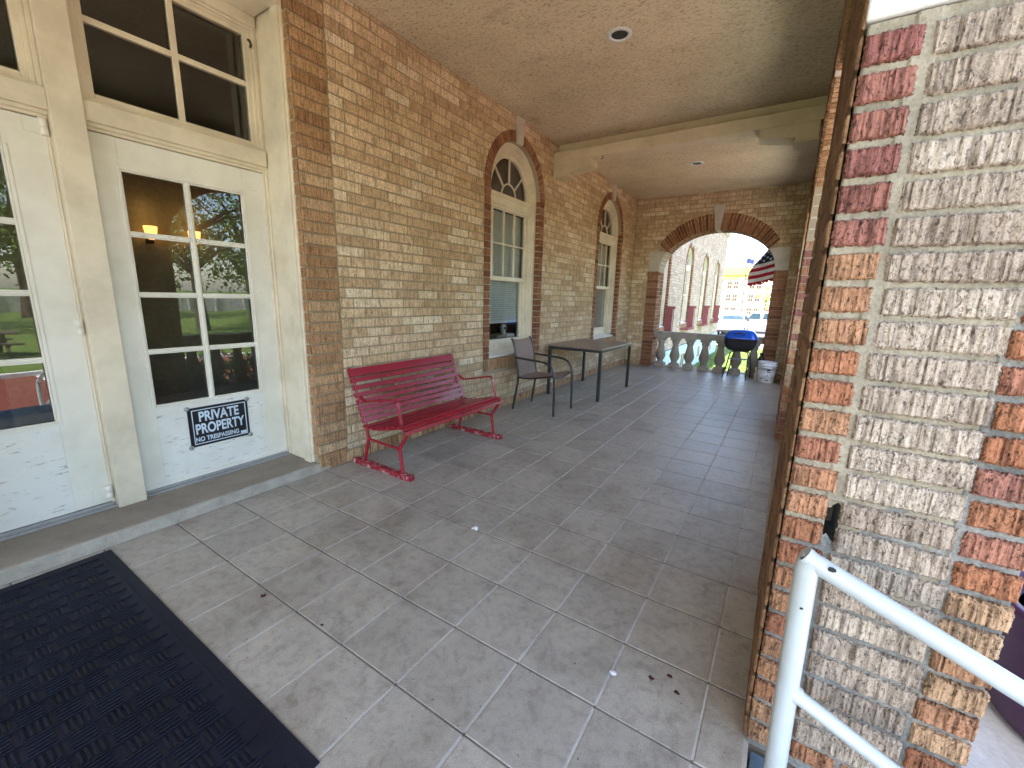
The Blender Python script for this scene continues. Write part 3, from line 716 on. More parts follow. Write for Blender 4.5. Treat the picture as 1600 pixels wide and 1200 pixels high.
# ================================================================== end wall with arch
ew = thing('arched_wall', 'buff brick end wall of the porch with a wide open arch', 'wall', (4.7,FW,0))
frE = lambda a, z, d: (a, FW-d, z)
oE = Op(5.05, 3.25, 0.0, 6.28, 2.42, ow=.0)
oEs = Op(5.05, 3.25, 0, 6.28, 2.42, ow=.69, ozs=5.6, orise=3.75)
b = MB(); wall_slab(b, frE, 0, AX+PT, -0.06, 14, [oE], 1.4)
b.box(0.02, AX+PT-.02, FW+.02, FW+1.38, GR, -.07)
b.build('wall','mortar',ew)
def arch_set(fr, o, parent, thick, nv=19, mats=('red brick','mortar','red brick')):
    """quoin strips, skewback blocks, voussoirs, keystone for one arch face"""
    zi = o.zs
    tj = 0.52                                   # angle where the brick ring starts
    for sg in (-1, 1):
        b = MB(); xo = o.c + sg*(o.hw+.68)
        ia = [(o.c + sg*o.hw*math.cos(tj*i/8), zi + o.rise*math.sin(tj*i/8)) for i in range(9)]
        poly = [(xo, zi)] + ia + [(o.c+sg*(o.hw+.12), zi+1.28), (xo, zi+1.28)]
        if sg > 0: poly = poly[::-1]
        inner = mats[1] == 'shade tinted brick'
        prism(b, fr, poly, -thick-.005, -.012 if inner else .05); b.build('impost_stone','cast stone',parent,bevel=.015)
        if inner:
            b = MB(); prism(b, fr, poly, -.011, .006); b.build('impost_shade_facing','shade tinted brick',parent)  # thin facing over the stone, its colour darkened to stand for shade
    # ring
    pt = lambda t, k: (o.c + (o.hw+(.42+.3*math.sin(t))*k)*math.cos(t), o.zs + (o.rise+.93*k)*math.sin(t))
    for (t0, t1) in ((tj, math.pi/2-.045), (math.pi/2+.045, math.pi-tj)):
        n = nv; b = MB()
        m_ = 24
        for i in range(m_):
            ta, tb = t0+(t1-t0)*i/m_, t0+(t1-t0)*(i+1)/m_
            P = [pt(ta,0),pt(tb,0),pt(tb,1),pt(ta,1)]
            b.add([fr(*p,.012) for p in P],[(0,1,2,3)],1)
        for i in range(n):
            ta, tb = t0+(t1-t0)*(i+.1)/n, t0+(t1-t0)*(i+.9)/n
            P = [pt(ta,-.02),pt(tb,-.02),pt(tb,1),pt(ta,1)]; v = cvar(); pr = .045+random.uniform(-.008,.008)
            cx = sum(p[0] for p in P)/4; cz = sum(p[1] for p in P)/4
            inn = [(p[0]+(cx-p[0])*.07, p[1]+(cz-p[1])*.07) for p in P]
            vs = [fr(*p,-.01) for p in P]+[fr(*p,pr-.012) for p in P]+[fr(*p,pr) for p in inn]
            b.add(vs,[(0,1,5,4),(1,2,6,5),(2,3,7,6),(3,0,4,7),(4,5,9,8),(5,6,10,9),(6,7,11,10),(7,4,8,11),(8,9,10,11)],0,v)
        b.build('arch_ring',list(mats[:2]),parent)
    # soffit bricks
    nn = nv*2; b = MB()
    for i in range(nn):
        ta, tb = tj+(math.pi-2*tj)*(i+.1)/nn, tj+(math.pi-2*tj)*(i+.9)/nn
        dd = 0.0; kk = 0
        while dd < thick-.1:
            d1 = min(dd+.72, thick)
            P = [pt(ta,.0),pt(tb,.0)]; q = [pt(ta,-.03),pt(tb,-.03)]
            b.add([fr(*P[0],-dd-.02),fr(*P[1],-dd-.02),fr(*P[1],-d1+.02),fr(*P[0],-d1+.02),fr(*q[0],-dd-.02),fr(*q[1],-dd-.02),fr(*q[1],-d1+.02),fr(*q[0],-d1+.02)],
                  [(4,5,6,7),(0,1,5,4),(1,2,6,5),(2,3,7,6),(3,0,4,7)],0,cvar())
            dd = d1
    b.build('arch_soffit',mats[2],parent)
    b = MB(); prism(b, fr, [(o.c-.14,o.zs+o.rise-.03),(o.c+.14,o.zs+o.rise-.03),(o.c+.33,o.zs+o.rise+1.42),(o.c-.33,o.zs+o.rise+1.42)], -thick-.01, .02 if mats[1]=='shade tinted brick' else .12)
    b.build('keystone','cast stone',parent,bevel=.015)
arch_set(frE, oE, ew, 1.4)
b = MB(); brick_field(b, frE, .05, AX, .3, CEIL, [oEs])
b.build('wall_bricks','buff brick',ew)
for sg in (-1,1):
    b = MB(); z = 0.0
    while z < 6.2:
        lo, hi = (oE.c-3.25-.67, oE.c-3.25) if sg<0 else (oE.c+3.25, oE.c+3.25+.67)
        brick(b, frE, lo, hi, z+.02, z+.235, proud=.045, var=cvar())
        yy = oE.c+sg*3.25
        for dd in (0,.72): brick(b, lambda a,zz,d,yy=yy,sg=sg: (yy-sg*d, FW+a, zz), dd+(0.02 if dd else -.03), dd+.68, z+.02, z+.235, proud=.02, base=-.02, var=cvar())
        z += .25
    b.build('corner_strip','red brick',ew)
for y, ye in ((.05,1.0),(9.0,9.35)):
    b = MB()
    while y < ye: brick(b, frE, y, y+.23, .02,.3, proud=.04, var=cvar()); y+=.26
    b.build('base_course','orange brick',ew)

# ================================================================== arcade on the open side
ar = thing('porch_arcade', 'row of brick piers and arches along the open side of the porch', 'arcade', (AX,10,0))
frA = lambda a, z, d: (AX-d, a, z)          # inner face, seen from the porch
frO = lambda a, z, d: (AX+PT+d, a, z)       # outer face
oN = Op(-2.71, 4.80, -0.06, 6.38, 2.65); oA = Op(8.87, 4.27, 0, 6.28, 2.72); oB = Op(20.35, 4.25, 0, 6.28, 2.72)
b = MB(); wall_slab(b, frA, -12, FW, -0.06, 14, [oN, oA, oB], PT, 0)
b.box(AX+.02, AX+PT-.02, 4.62, 13.1, GR, -.07); b.box(AX+.02,AX+PT-.02,16.1,24.6,GR,-.07); b.box(AX+.03,AX+PT-.03,1.6,FW,GR,-.08)
b.build('wall','mortar',ar)
def surr(o): return Op(o.c, o.hw, 0, o.zs, o.rise, ow=.36, ozs=o.zs-.6, orise=o.rise+1.3)
b = MB(); brick_field(b, frA, 1.62, FW, .02, CEIL, [surr(oA), surr(oB)], proud=.006); b.build('inner_bricks','shade tinted brick',ar)  # inner face coloured darker in place of its shade
b = MB()
brick_field(b, frO, 1.62, FW+1.4, .02, 14, [surr(oA), surr(oB)], proud=.02)
b.build('wall_bricks','buff brick',ar)
for (y_, sg) in ((4.6,1),(13.14,-1),(16.1,1),(24.6,-1)):
    z = 0; b = MB()
    while z < 6.2:
        v = cvar()
        # jamb headers, both edges and stretcher between
        for (p, q) in ((0,.33),(.36,1.10),(1.13,PT)):
            brick(b, lambda a,zz,d,y_=y_,sg=sg: (AX+a, y_+sg*d, zz), p, q, z+.025, z+.235, proud=.03, base=-.02, var=cvar(), mat=(1 if p==.36 else 0))
        brick(b, frA, min(y_,y_-sg*.34), max(y_,y_-sg*.34), z+.02, z+.235, proud=.02, var=v, mat=2)  # porch-face edge, shade painted into the brick colour
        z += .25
    b.build('jamb_bricks',['pier orange brick','buff brick','shade tinted brick'],ar)
bm3=('shade tinted brick','shade tinted brick','orange brick'); arch_set(frA, oA, ar, PT, 22, bm3); arch_set(frA, oB, ar, PT, 22, bm3);  # inner arch rings and joints take the colour with painted shade
for o in (oN,):
    for sg in (1,):
        b = MB(); prism(b, frA, [(1.54,6.36),(2.25,6.36),(2.25,7.7),(1.2,7.7)], -PT-.03, -.004); b.build('impost_stone','white stone',ar,bevel=.02,label='white stone block capping the nearest pier')
# nearest pier: every brick modelled with its combed face
def combed_brick(b, fr, a0, a1, z0, z1, proud, mat, var, res=.0105, amp=.0125, seed=0):
    na = max(6, int((a1-a0)/res)); nz = max(6, int((z1-z0)/res/1.0))
    A = np.linspace(a0, a1, na+1); Z = np.linspace(z0, z1, nz+1)
    rg = np.random.default_rng(seed)
    # vertical ridges: 1D noise along a, slowly wandering with z, broken by 2D grain
    def n1(n, period):
        k = max(3, int(n/period)+3); r = rg.random(k); x = np.linspace(0, k-1.001, n); i = x.astype(int); f = x-i; f = f*f*(3-2*f); return r[i]*(1-f)+r[i+1]*f
    def n2(n, m, pa, pz):
        ka, kz = max(3,int(n/pa)+3), max(3,int(m/pz)+3); r = rg.random((ka,kz)); x = np.linspace(0,ka-1.001,n); y = np.linspace(0,kz-1.001,m)
        i = x.astype(int); j = y.astype(int); f = (x-i)[:,None]; g = (y-j)[None,:]; f = f*f*(3-2*f); g = g*g*(3-2*g)
        return r[np.ix_(i,j)]*(1-f)*(1-g)+r[np.ix_(i+1,j)]*f*(1-g)+r[np.ix_(i,j+1)]*(1-f)*g+r[np.ix_(i+1,j+1)]*f*g
    ridge = n1(na+1, 1.7)[:,None]; ridge2 = n2(na+1, nz+1, 1.3, 12)
    rough = n2(na+1, nz+1, 1.3, 1.6); clump = n2(na+1, nz+1, 12, 8)
    rw = rg.uniform(.15,.9)
    ridge = np.clip(ridge*1.6-.3,0,1); h = (ridge*.85 + ridge2*.35)*(1-.6*rw*clump) + rough*(.22+.75*rw*clump)
    h = (h - h.mean())*amp*1.5
    ea = np.minimum(np.arange(na+1), np.arange(na+1)[::-1])[:,None]; ez = np.minimum(np.arange(nz+1), np.arange(nz+1)[::-1])[None,:]
    edge = np.minimum(ea, ez); fall = np.clip(1-edge/2.2, 0, 1)
    D = proud + h - fall**2*(.022+.02*rg.random((na+1,nz+1)))
    # ragged outline
    AA = np.repeat(A[:,None], nz+1, 1) + np.where(ea==0, 1, 0)*(rg.random((na+1,nz+1))-.5)*.016
    ZZ = np.repeat(Z[None,:], na+1, 0) + np.where(ez==0, 1, 0)*(rg.random((na+1,nz+1))-.5)*.016
    vs = [fr(AA[i,j], ZZ[i,j], D[i,j]) for i in range(na+1) for j in range(nz+1)]
    W = nz+1
    fs = [(i*W+j,(i+1)*W+j,(i+1)*W+j+1,i*W+j+1) for i in range(na) for j in range(nz)]
    # skirts back to the mortar
    o = len(vs); rim = [(i,0) for i in range(na+1)]+[(na,j) for j in range(1,nz+1)]+[(i,nz) for i in range(na-1,-1,-1)]+[(0,j) for j in range(nz-1,0,-1)]
    vs += [fr(AA[i,j], ZZ[i,j], -.03) for i,j in rim]
    k = len(rim)
    fs += [(rim[q][0]*W+rim[q][1], o+q, o+(q+1)%k, rim[(q+1)%k][0]*W+rim[(q+1)%k][1]) for q in range(k)]
    b.add(vs, fs, mat, var, False)
frP = lambda a, z, d: (a, 1.56-d, z)
bO, bC = MB(), MB()
PX0, PX1 = 9.45, 10.91
z = 0.05; k = 0
while z < 6.3:
    zb, zt = z+.025, z+.222
    if z > 6.1: zt = min(zt, 6.33)
    purple = z > 4.6
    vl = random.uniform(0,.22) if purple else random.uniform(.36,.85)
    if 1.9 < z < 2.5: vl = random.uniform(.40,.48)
    j = random.uniform(-.012,.012)
    gap = 2.25 < z < 2.72
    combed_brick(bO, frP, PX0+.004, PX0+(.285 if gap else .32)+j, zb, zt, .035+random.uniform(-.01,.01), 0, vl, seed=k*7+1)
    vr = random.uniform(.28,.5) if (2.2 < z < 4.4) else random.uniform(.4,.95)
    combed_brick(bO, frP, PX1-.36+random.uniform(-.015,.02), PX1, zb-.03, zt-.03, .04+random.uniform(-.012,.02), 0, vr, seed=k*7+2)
    if z < .28:
        combed_brick(bO, frP, PX0+.36, PX0+.70, zb, zt, .01, 0, random.uniform(.4,.8), seed=k*7+3); combed_brick(bO, frP, PX0+.74, PX0+1.06, zb, zt, .01, 0, random.uniform(.4,.8), seed=k*7+4)
    else:
        combed_brick(bC, frP, PX0+(.385 if gap else .365)+random.uniform(-.006,.008), PX0+1.10+random.uniform(-.02,.01), zb-.018, zt-.004, .026+random.uniform(-.010,.012), 0, cvar(), seed=k*7+5)
    z += .25; k += 1
# inner porch-side edge of that pier
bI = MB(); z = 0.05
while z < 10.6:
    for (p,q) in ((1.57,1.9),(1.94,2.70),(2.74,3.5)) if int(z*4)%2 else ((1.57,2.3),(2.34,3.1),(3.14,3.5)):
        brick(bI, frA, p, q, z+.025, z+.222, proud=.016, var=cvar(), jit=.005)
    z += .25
bI.build('pier_side_bricks','shade tinted brick',ar,label='bricks coloured dark for shade on the porch side of the nearest pier')
bO.build('pier_edge_bricks','pier orange brick',ar,label='orange and plum combed bricks on the edges of the nearest pier')
bC.build('pier_face_bricks','pier cream brick',ar,label='cream combed bricks in the middle of the nearest pier')
# solid core behind the face, with the open joint left hollow
b = MB(); b.box(PX0+.01,9.71,1.60,2.10,-.05,6.35); b.box(9.85,PX1-.02,1.60,2.10,-.05,6.35); b.box(9.71,9.85,1.601,2.099,-.05,2.34); b.box(9.71,9.85,1.601,2.099,2.76,6.35)
b.build('pier_core','grey mortar',ar)
# rough mortar on the nearest pier
b = MB(); nx, nz = 150, 640
X = np.linspace(PX0+.005, PX1-.01, nx+1); Z = np.linspace(-.02, 6.35, nz+1)
gx = rng.random((nx+1, nz+1)); vs = []
for i, x in enumerate(X):
    for j, z in enumerate(Z):
        lf = mnoise.noise(Vector((x*3, z*3, 1)))*.5 + mnoise.noise(Vector((x*11, z*11, 4)))*.35
        d = -.012 + .012*lf + .005*(gx[i,j]-.5)
        r = x-PX0
        if .27 < r < .40:                                   # smeared joint left, open lower down
            d += .016 if z > 2.75 else -.004
        if 1.06 < r < 1.13: d += .012
        if i in (0, nx): d -= .02
        vs.append(frP(x, z, d))
W = nz+1
for sel in (0, 1):
    fs = []
    for i in range(nx):
        for j in range(nz):
            zz_ = Z[j] + mnoise.noise(Vector((X[i]*2.2, Z[j]*1.7, 9)))*1.1 + mnoise.noise(Vector((X[i]*9, Z[j]*9, 2)))*.4
            gm = zz_ < 2.35 or (X[i]-PX0 > 1.05 and zz_ < 4.4)
            if 9.735 < X[i] < 9.835 and 2.40+.03*math.sin(X[i]*60) < Z[j] < 2.70+.03*math.sin(X[i]*45): continue
            if gm == bool(sel): fs.append((i*W+j,(i+1)*W+j,(i+1)*W+j+1,i*W+j+1))
    b.add(vs, fs, sel, .5, True)
b.build('pier_mortar',['pier mortar','grey mortar'],ar,label='smeared cream and grey mortar on the nearest pier')

# ================================================================== beam, recessed lights
t = thing('ceiling_beam','painted beam with stepped brackets crossing the porch below the ceiling','beam',(4.7,14.55,10))
b = MB(); b.box(0.0, AX, 14.55, 15.4, 10.03, 10.44); b.box(0,AX,15.0,15.4,10.44,CEIL); b.build('beam','beam paint',t,bevel=.01)
for sg in (1,-1):
    b = MB(); f = (lambda a,z,d: (a, d, z)) if sg>0 else (lambda a,z,d: (9.36-a, d, z))
    pl = [(0.02,9.50),(.66,9.50),(.66,9.63),(1.66,9.80),(1.66,10.03),(0.02,10.03)]
    prism(b, f, pl, 14.57, 15.3); prism(b, f, [(.0,9.46),(.70,9.46),(.70,9.52),(0,9.52)],14.53,15.32); prism(b, f,[(.68,9.60),(1.70,9.765),(1.70,10.02),(1.66,10.02),(1.66,9.80),(.68,9.64)],14.54,15.31)
    b.build('bracket','beam paint',t,bevel=.006)
b = MB(); b.tube([(2.2,14.5,10.03)]+[(2.2+.05*math.sin(a),14.5,9.93+.05*math.cos(a)) for a in [0,.8,1.6,2.4,3.2,4.0]],.014,8); b.build('hook','dark metal',t)
for i,(x,y) in enumerate(((4.83,8.72),(4.70,20.2))):
    t = thing('ceiling_light', ('large-looking nearer' if i==0 else 'small-looking farther')+' round recessed ceiling light, unlit, '+('before the beam' if i==0 else 'beyond the beam'), 'ceiling light', (x,y,CEIL), group='recessed ceiling lights')
    b = MB(); n=40; r0,r1 = .20,.31
    prof=[(r1,0),(r1-.01,-.03),(r0+.02,-.035),(r0,-.01)]
    vs=[(x+r*math.cos(2*math.pi*q/n),y+r*math.sin(2*math.pi*q/n),CEIL+z-.002) for r,z in prof for q in range(n)]
    b.add(vs,[(k*n+q,k*n+(q+1)%n,(k+1)*n+(q+1)%n,(k+1)*n+q) for k in range(3) for q in range(n)],0,.5,True); b.build('trim_ring','white stone',t)
    b = MB(); prof=[(r0,-.012),(r0-.03,-.008),(r0-.05,-.006)]
    vs=[(x+r*math.cos(2*math.pi*q/n),y+r*math.sin(2*math.pi*q/n),CEIL+z-.002) for r,z in prof for q in range(n)]
    b.add(vs,[(k*n+q,k*n+(q+1)%n,(k+1)*n+(q+1)%n,(k+1)*n+q) for k in range(2) for q in range(n)],0,.5,True); b.add(vs[-n:],[tuple(range(n))],0); b.build('baffle','black tube',t)

# ================================================================== balustrade
t = thing('balustrade','weathered stone balustrade closing the foot of the end arch','balustrade',(5.05,26.9,0))
b = MB(); b.box(1.8,8.3,26.66,27.16,1.99,2.38); b.box(1.8,8.3,26.62,27.2,2.28,2.37); b.build('rail','baluster stone',t,bevel=.03)
prof=[(.33,0),(.33,.26),(.27,.30),(.20,.36),(.185,.42),(.24,.52),(.31,.68),(.33,.80),(.30,.95),(.245,1.15),(.20,1.38),(.18,1.55),(.20,1.62),(.25,1.66),(.25,1.70),(.21,1.73),(.27,1.82),(.31,1.86),(.31,1.99)]
first=None
for i in range(7):
    x = 2.31+.92*i
    if first is None:
        b = MB(); b.lathe((x,26.9,0),[(.31,.26)]+prof[2:-2]+[(.29,1.86)],20); b.box(x-.32,x+.32,26.6,27.2,0,.265); b.box(x-.3,x+.3,26.62,27.18,1.84,1.992)
        first=b.build('baluster','baluster stone',t,origin=(x,26.9,0)); x00=x
    else:
        c=first.copy(); col.objects.link(c); c.parent=t; c.location=first.location+Vector(((x-x00)*S,0,0))

for (p,q,lab) in ((4.64,13.1,'stone balustrade between the two nearest piers of the open side'),(16.14,24.56,'stone balustrade between the two farther piers of the open side')):
    t2 = thing('balustrade', lab, 'balustrade', (AX+.75,(p+q)/2,0))
    b = MB(); b.box(AX+.5,AX+1.0,p,q,1.99,2.38); b.box(AX+.46,AX+1.04,p,q,2.28,2.37); b.build('rail','baluster stone',t2,bevel=.03)
    for i in range(9):
        yb_ = p+.5+i*(q-p-1.0)/8
        c=first.copy(); col.objects.link(c); c.parent=t2; c.location=Vector((AX+.75,yb_,0))*S-WORLD[t2.name]
# ================================================================== bench
bt = thing('bench','red slatted bench with chipped paint standing against the brick wall','bench',(1.2,5.8,0))
Y0,Y1 = 3.80,7.78; YL,YR = 3.92,7.70
back=[(.10,2.46),(.22,2.16),(.33,1.88),(.43,1.62),(.53,1.38),(.62,1.15)]
def lerp(P,t):
    t*=len(P)-1; i=min(int(t),len(P)-2); f=t-i; return (P[i][0]*(1-f)+P[i+1][0]*f,P[i][1]*(1-f)+P[i+1][1]*f)
for i in range(8):
    tt=(i+.35)/7.9; x,z=lerp(back,min(1,tt)); w_=.215 if i==0 else .115
    b=MB(); n=6
    sag=random.uniform(-.012,.012)
    for q in range(n):
        ya,yb_=Y0+(Y1-Y0)*q/n,Y0+(Y1-Y0)*(q+1)/n; s0,s1=sag*math.sin(math.pi*q/n),sag*math.sin(math.pi*(q+1)/n)
        b.plank((x+.045,ya,z+s0),(x+.045,yb_,z+s1),(-.40,0,.92),w_,.05)
    bm_=bmesh.new(); ob=b.build('back_slat','bench red',bt,origin=(x,5.8,z)); 
    bm_.from_mesh(ob.data); bmesh.ops.remove_doubles(bm_,verts=bm_.verts,dist=1e-5)
    dup=[f for f in bm_.faces if len({tuple(sorted(v.index for v in f.verts))})==0]
    bm_.to_mesh(ob.data); bm_.free()
    md=ob.modifiers.new('bevel','BEVEL'); md.width=.008*S; md.segments=2; md.limit_method='ANGLE'; md.angle_limit=R(50)
seat=[(.72,1.10,0),(.93,1.10,4),(1.14,1.13,8),(1.35,1.175,12),(1.56,1.23,14),(1.77,1.285,12),(1.96,1.315,2),(2.10,1.285,-38),(2.155,1.19,-75)]
for (x,z,a) in seat:
    b=MB(); b.plank((x,Y0-.01,z),(x,Y1+.01,z),(math.cos(R(a)),0,math.sin(R(a))),.128 if x<2.05 else .10,.045); b.build('seat_slat','bench red',bt,origin=(x,5.8,z),bevel=.01)
for yy in (YL,YR):
    b=MB(); fl=(1.0,.38)
    b.tube([(.06,yy,2.5)]+[(x,yy,z) for x,z in back[1:]]+[(.64,yy,1.02),(.70,yy,.76),(.66,yy,.6),(.50,yy,.10)],.042,8)
    b.tube([(x,yy,z-.05) for x,z,a in seat[:-1]],.035,8)
    b.tube([(2.13,yy,1.17),(2.0,yy,.98),(1.84,yy,.74),(1.84,yy,.66),(1.93,yy,.10)],.042,8)
    b.tube([(.70,yy,.76),(1.2,yy,.73),(1.84,yy,.72)],.03,8)
    b.build('end_frame','bench red',bt,origin=(1.2,yy,.7))
    b=MB(); s_ = -0.03 if yy==YL else .03
    P=[(.48,1.84),(.60,1.76),(.68,1.73),(.80,1.755),(1.3,1.86),(1.68,1.945),(1.76,1.94),(1.82,1.88),(1.86,1.76),(1.95,1.36)]
    for (p,q) in zip(P[:-1],P[1:]): b.plank((p[0],yy+s_,p[1]),(q[0],yy+s_,q[1]),(0,1,0),.13 if .7<p[0]<1.75 else .09,.03)
    b.tube([(x,yy+s_,z-.015) for x,z in P],.022,6)
    b.build('armrest','bench red',bt,origin=(1.2,yy,1.8),bevel=.005)
    # rough wooden runner
    b=MB(); n=26; pr=[]
    for i in range(n+1):
        x=.14+2.08*i/n; r1,r2=random.uniform(-.012,.012),random.uniform(-.014,.014)
        e=.02 if i in(0,n) else 0
        pr.append([(x,yy-.085+r1+e,.005),(x,yy+.085+r2-e,.005),(x,yy+.08+r1-e,.125+r2),(x,yy-.08+r2+e,.13+r1)])
    vs=[p for q in pr for p in q]
    b.add(vs,[(i*4+k,i*4+(k+1)%4,(i+1)*4+(k+1)%4,(i+1)*4+k) for i in range(n) for k in range(4)]+[(0,1,2,3),(n*4+3,n*4+2,n*4+1,n*4)])
    b.build('runner','bench red worn',bt,origin=(1.2,yy,0),bevel=.012,label='worn red runner with grey chipped wood showing')

# ================================================================== patio chair
ct = thing('patio_chair','brown mesh patio chair with dark tube arms between the bench and the table','chair',(1.4,11.75,0))
CY0,CY1=11.0,12.55
for yy in (CY0,CY1):
    b=MB(); b.tube([(2.34,yy,0),(2.33,yy,.8),(2.31,yy,1.45),(2.25,yy,1.72),(2.12,yy,1.90),(1.95,yy,1.99),(1.7,yy,2.03),(1.2,yy,2.05),(.58,yy,2.09)],.042,12); b.build('arm_leg','black tube',ct,origin=(2,yy,1))
    b=MB(); sg=1 if yy==CY0 else -1
    b.tube([(.50,yy+sg*.03,0),(.58,yy+sg*.05,.5),(.67,yy+sg*.07,1.0),(.70,yy+sg*.08,1.28),(.66,yy+sg*.09,1.6),(.57,yy+sg*.09,2.05),(.50,yy+sg*.09,2.4),(.42,yy+sg*.09,2.66),(.33,yy+sg*.09,2.80)],.042,12); b.build('back_post','black tube',ct,origin=(.5,yy,1))
b=MB()
for yy in (CY0+.05,CY1-.05): b.tube([(.70,yy,1.30),(1.2,yy,1.31),(1.8,yy,1.42),(2.15,yy,1.50),(2.32,yy,1.46)],.033,8)
b.tube([(2.32,CY0,1.46),(2.33,CY0+.3,1.42),(2.33,CY0+.6,1.40),(2.33,CY0+.95,1.46),(2.33,CY1-.3,1.54),(2.32,CY1,1.52)],.034,8)
b.tube([(.69,CY0,1.3),(.69,CY1,1.3)],.03,8); b.build('seat_frame','black tube',ct)
def sheet_mesh(b, grid, th):
    n,m=len(grid),len(grid[0]); vs=[p for r in grid for p in r]; o=len(vs)
    b.add(vs,[(i*m+j,(i+1)*m+j,(i+1)*m+j+1,i*m+j+1) for i in range(n-1) for j in range(m-1)],0,.5,True)
    v2=[(p[0]-th[0],p[1]-th[1],p[2]-th[2]) for p in vs]
    b.add(v2,[(i*m+j,i*m+j+1,(i+1)*m+j+1,(i+1)*m+j) for i in range(n-1) for j in range(m-1)],0,.5,True)
b=MB(); bp=[(.71,1.32),(.665,1.6),(.575,2.05),(.505,2.4),(.425,2.66),(.35,2.77)]
grid=[]
for i in range(13):
    x,z=lerp(bp,i/12); grid.append([(x-.05*math.sin(math.pi*j/10)*(.4+.6*i/12),CY0+.10+(CY1-CY0-.2)*j/10,z-(.05*math.sin(math.pi*j/10) if i==12 else .05*math.sin(math.pi*j/10)*i/12)) for j in range(11)])
sheet_mesh(b,grid,(.02,0,0)); b.build('backrest','sling fabric',ct)
b=MB(); sp=[(.72,1.33),(1.2,1.34),(1.8,1.45),(2.15,1.53),(2.33,1.48)]; grid=[]
for i in range(13):
    x,z=lerp(sp,i/12); grid.append([(x,CY0+.06+(CY1-CY0-.12)*j/10,z-.07*math.sin(math.pi*j/10)*math.sin(math.pi*min(1,i/12+.02))) for j in range(11)])
sheet_mesh(b,grid,(0,0,.02)); b.build('seat','sling fabric',ct)

# ================================================================== table
tt_ = thing('patio_table','rectangular table with brown top and thin black legs beside the wall','table',(1.6,16.3,0))
TX0,TX1,TY0,TY1=.28,2.84,14.28,18.4
b=MB(); b.box(TX0-.02,TX1+.02,TY0-.02,TY1+.02,2.25,2.30); b.build('tabletop','table laminate',tt_,bevel=.012)
b=MB()
for (p,q) in ((TX0,TX0+.08),(TX1-.08,TX1)): b.box(p,q,TY0,TY1,2.13,2.248)
for (p,q) in ((TY0,TY0+.08),(TY1-.08,TY1)): b.box(TX0+.08,TX1-.08,p,q,2.132,2.246)
b.build('apron','black tube',tt_,bevel=.006)
for (x,y) in ((TX0,TY0),(TX1-.13,TY0),(TX0,TY1-.13),(TX1-.13,TY1-.13)):
    b=MB(); b.box(x,x+.13,y,y+.13,0,2.135); b.build('leg','black tube',tt_,origin=(x,y,0),bevel=.01)

# ================================================================== charcoal grill
gt_ = thing('charcoal_grill','small charcoal grill with blue lid and black bowl on bent tube legs','grill',(7.15,25.3,0))
def rbox_ring(cx,cy,hx,hy,r,n=8):
    P=[]
    for (sx,sy,a0) in ((1,1,0),(-1,1,90),(-1,-1,180),(1,-1,270)):
        for i in range(n+1):
            a=R(a0+90*i/n); P.append((cx+sx*(hx-r)+r*math.cos(a),cy+sy*(hy-r)+r*math.sin(a)))
    return P
def rstack(b,cx,cy,lv,mat=0):
    rings=[[(x,y,z) for x,y in rbox_ring(cx,cy,hx,hy,min(r,hx,hy))] for hx,hy,z,r in lv]; n=len(rings[0]); vs=[p for r_ in rings for p in r_]
    b.add(vs,[(k*n+q,k*n+(q+1)%n,(k+1)*n+(q+1)%n,(k+1)*n+q) for k in range(len(lv)-1) for q in range(n)],mat,.5,True)
    b.add(rings[0],[tuple(range(n))[::-1]],mat); b.add(rings[-1],[tuple(range(n))],mat,.5,True)
b=MB(); rstack(b,7.15,25.3,[(.84,.62,2.34,.3),(.86,.64,2.36,.3),(.86,.64,2.39,.3),(.82,.60,2.52,.3),(.74,.53,2.68,.3),(.62,.42,2.80,.28),(.42,.26,2.86,.2),(.2,.12,2.875,.1)])
lid=b.build('lid','blue enamel',gt_)
b=MB(); b.tube([(6.88,24.70,2.62),(6.92,24.62,2.67),(7.05,24.58,2.70),(7.2,24.58,2.70),(7.34,24.62,2.67),(7.38,24.70,2.62)],.035,8); b.build('handle','black enamel',lid)
b=MB(); rstack(b,7.15,25.3,[(.42,.30,1.62,.2),(.62,.46,1.70,.28),(.76,.56,1.86,.3),(.83,.61,2.08,.3),(.85,.63,2.30,.3),(.88,.66,2.33,.3),(.88,.66,2.345,.3)]); b.build('bowl','black enamel',gt_)
for (x0,yy) in ((6.62,24.95),(6.72,25.75)):
    pass
b=MB(); b.tube([(6.45,24.82,0.0),(6.60,24.9,.75),(6.70,24.95,1.45),(6.78,24.97,1.58),(6.95,25.0,1.63),(7.45,25.0,1.63),(7.60,24.97,1.58),(7.66,24.95,1.45),(7.68,24.9,.75),(7.70,24.82,0)],.035,10); b.build('leg_hoop','black tube',gt_)
b=MB(); b.tube([(6.62,25.80,0.0),(6.74,25.7,.75),(6.84,25.6,1.45),(6.90,25.58,1.58),(7.05,25.55,1.63),(7.45,25.55,1.63),(7.62,25.58,1.58),(7.70,25.6,1.45),(7.80,25.7,.75),(7.84,25.80,0)],.035,10); b.build('leg_hoop','black tube',gt_)
b=MB()
for i in range(7): b.tube([(6.66+.02,24.95+i*.11,1.14),(7.68,24.95+i*.11,1.14)],.008,5)
b.build('wire_shelf','grey steel',gt_)
b=MB(); b.box(6.42,6.56,24.76,24.92,.30,.62); b.box(6.47,6.62,24.76,24.94,.5,.66); b.build('leg_clip','black enamel',gt_,bevel=.02)
b=MB(); b.lathe((0,0,0),[(.1,0),(.1,.1)],12); 

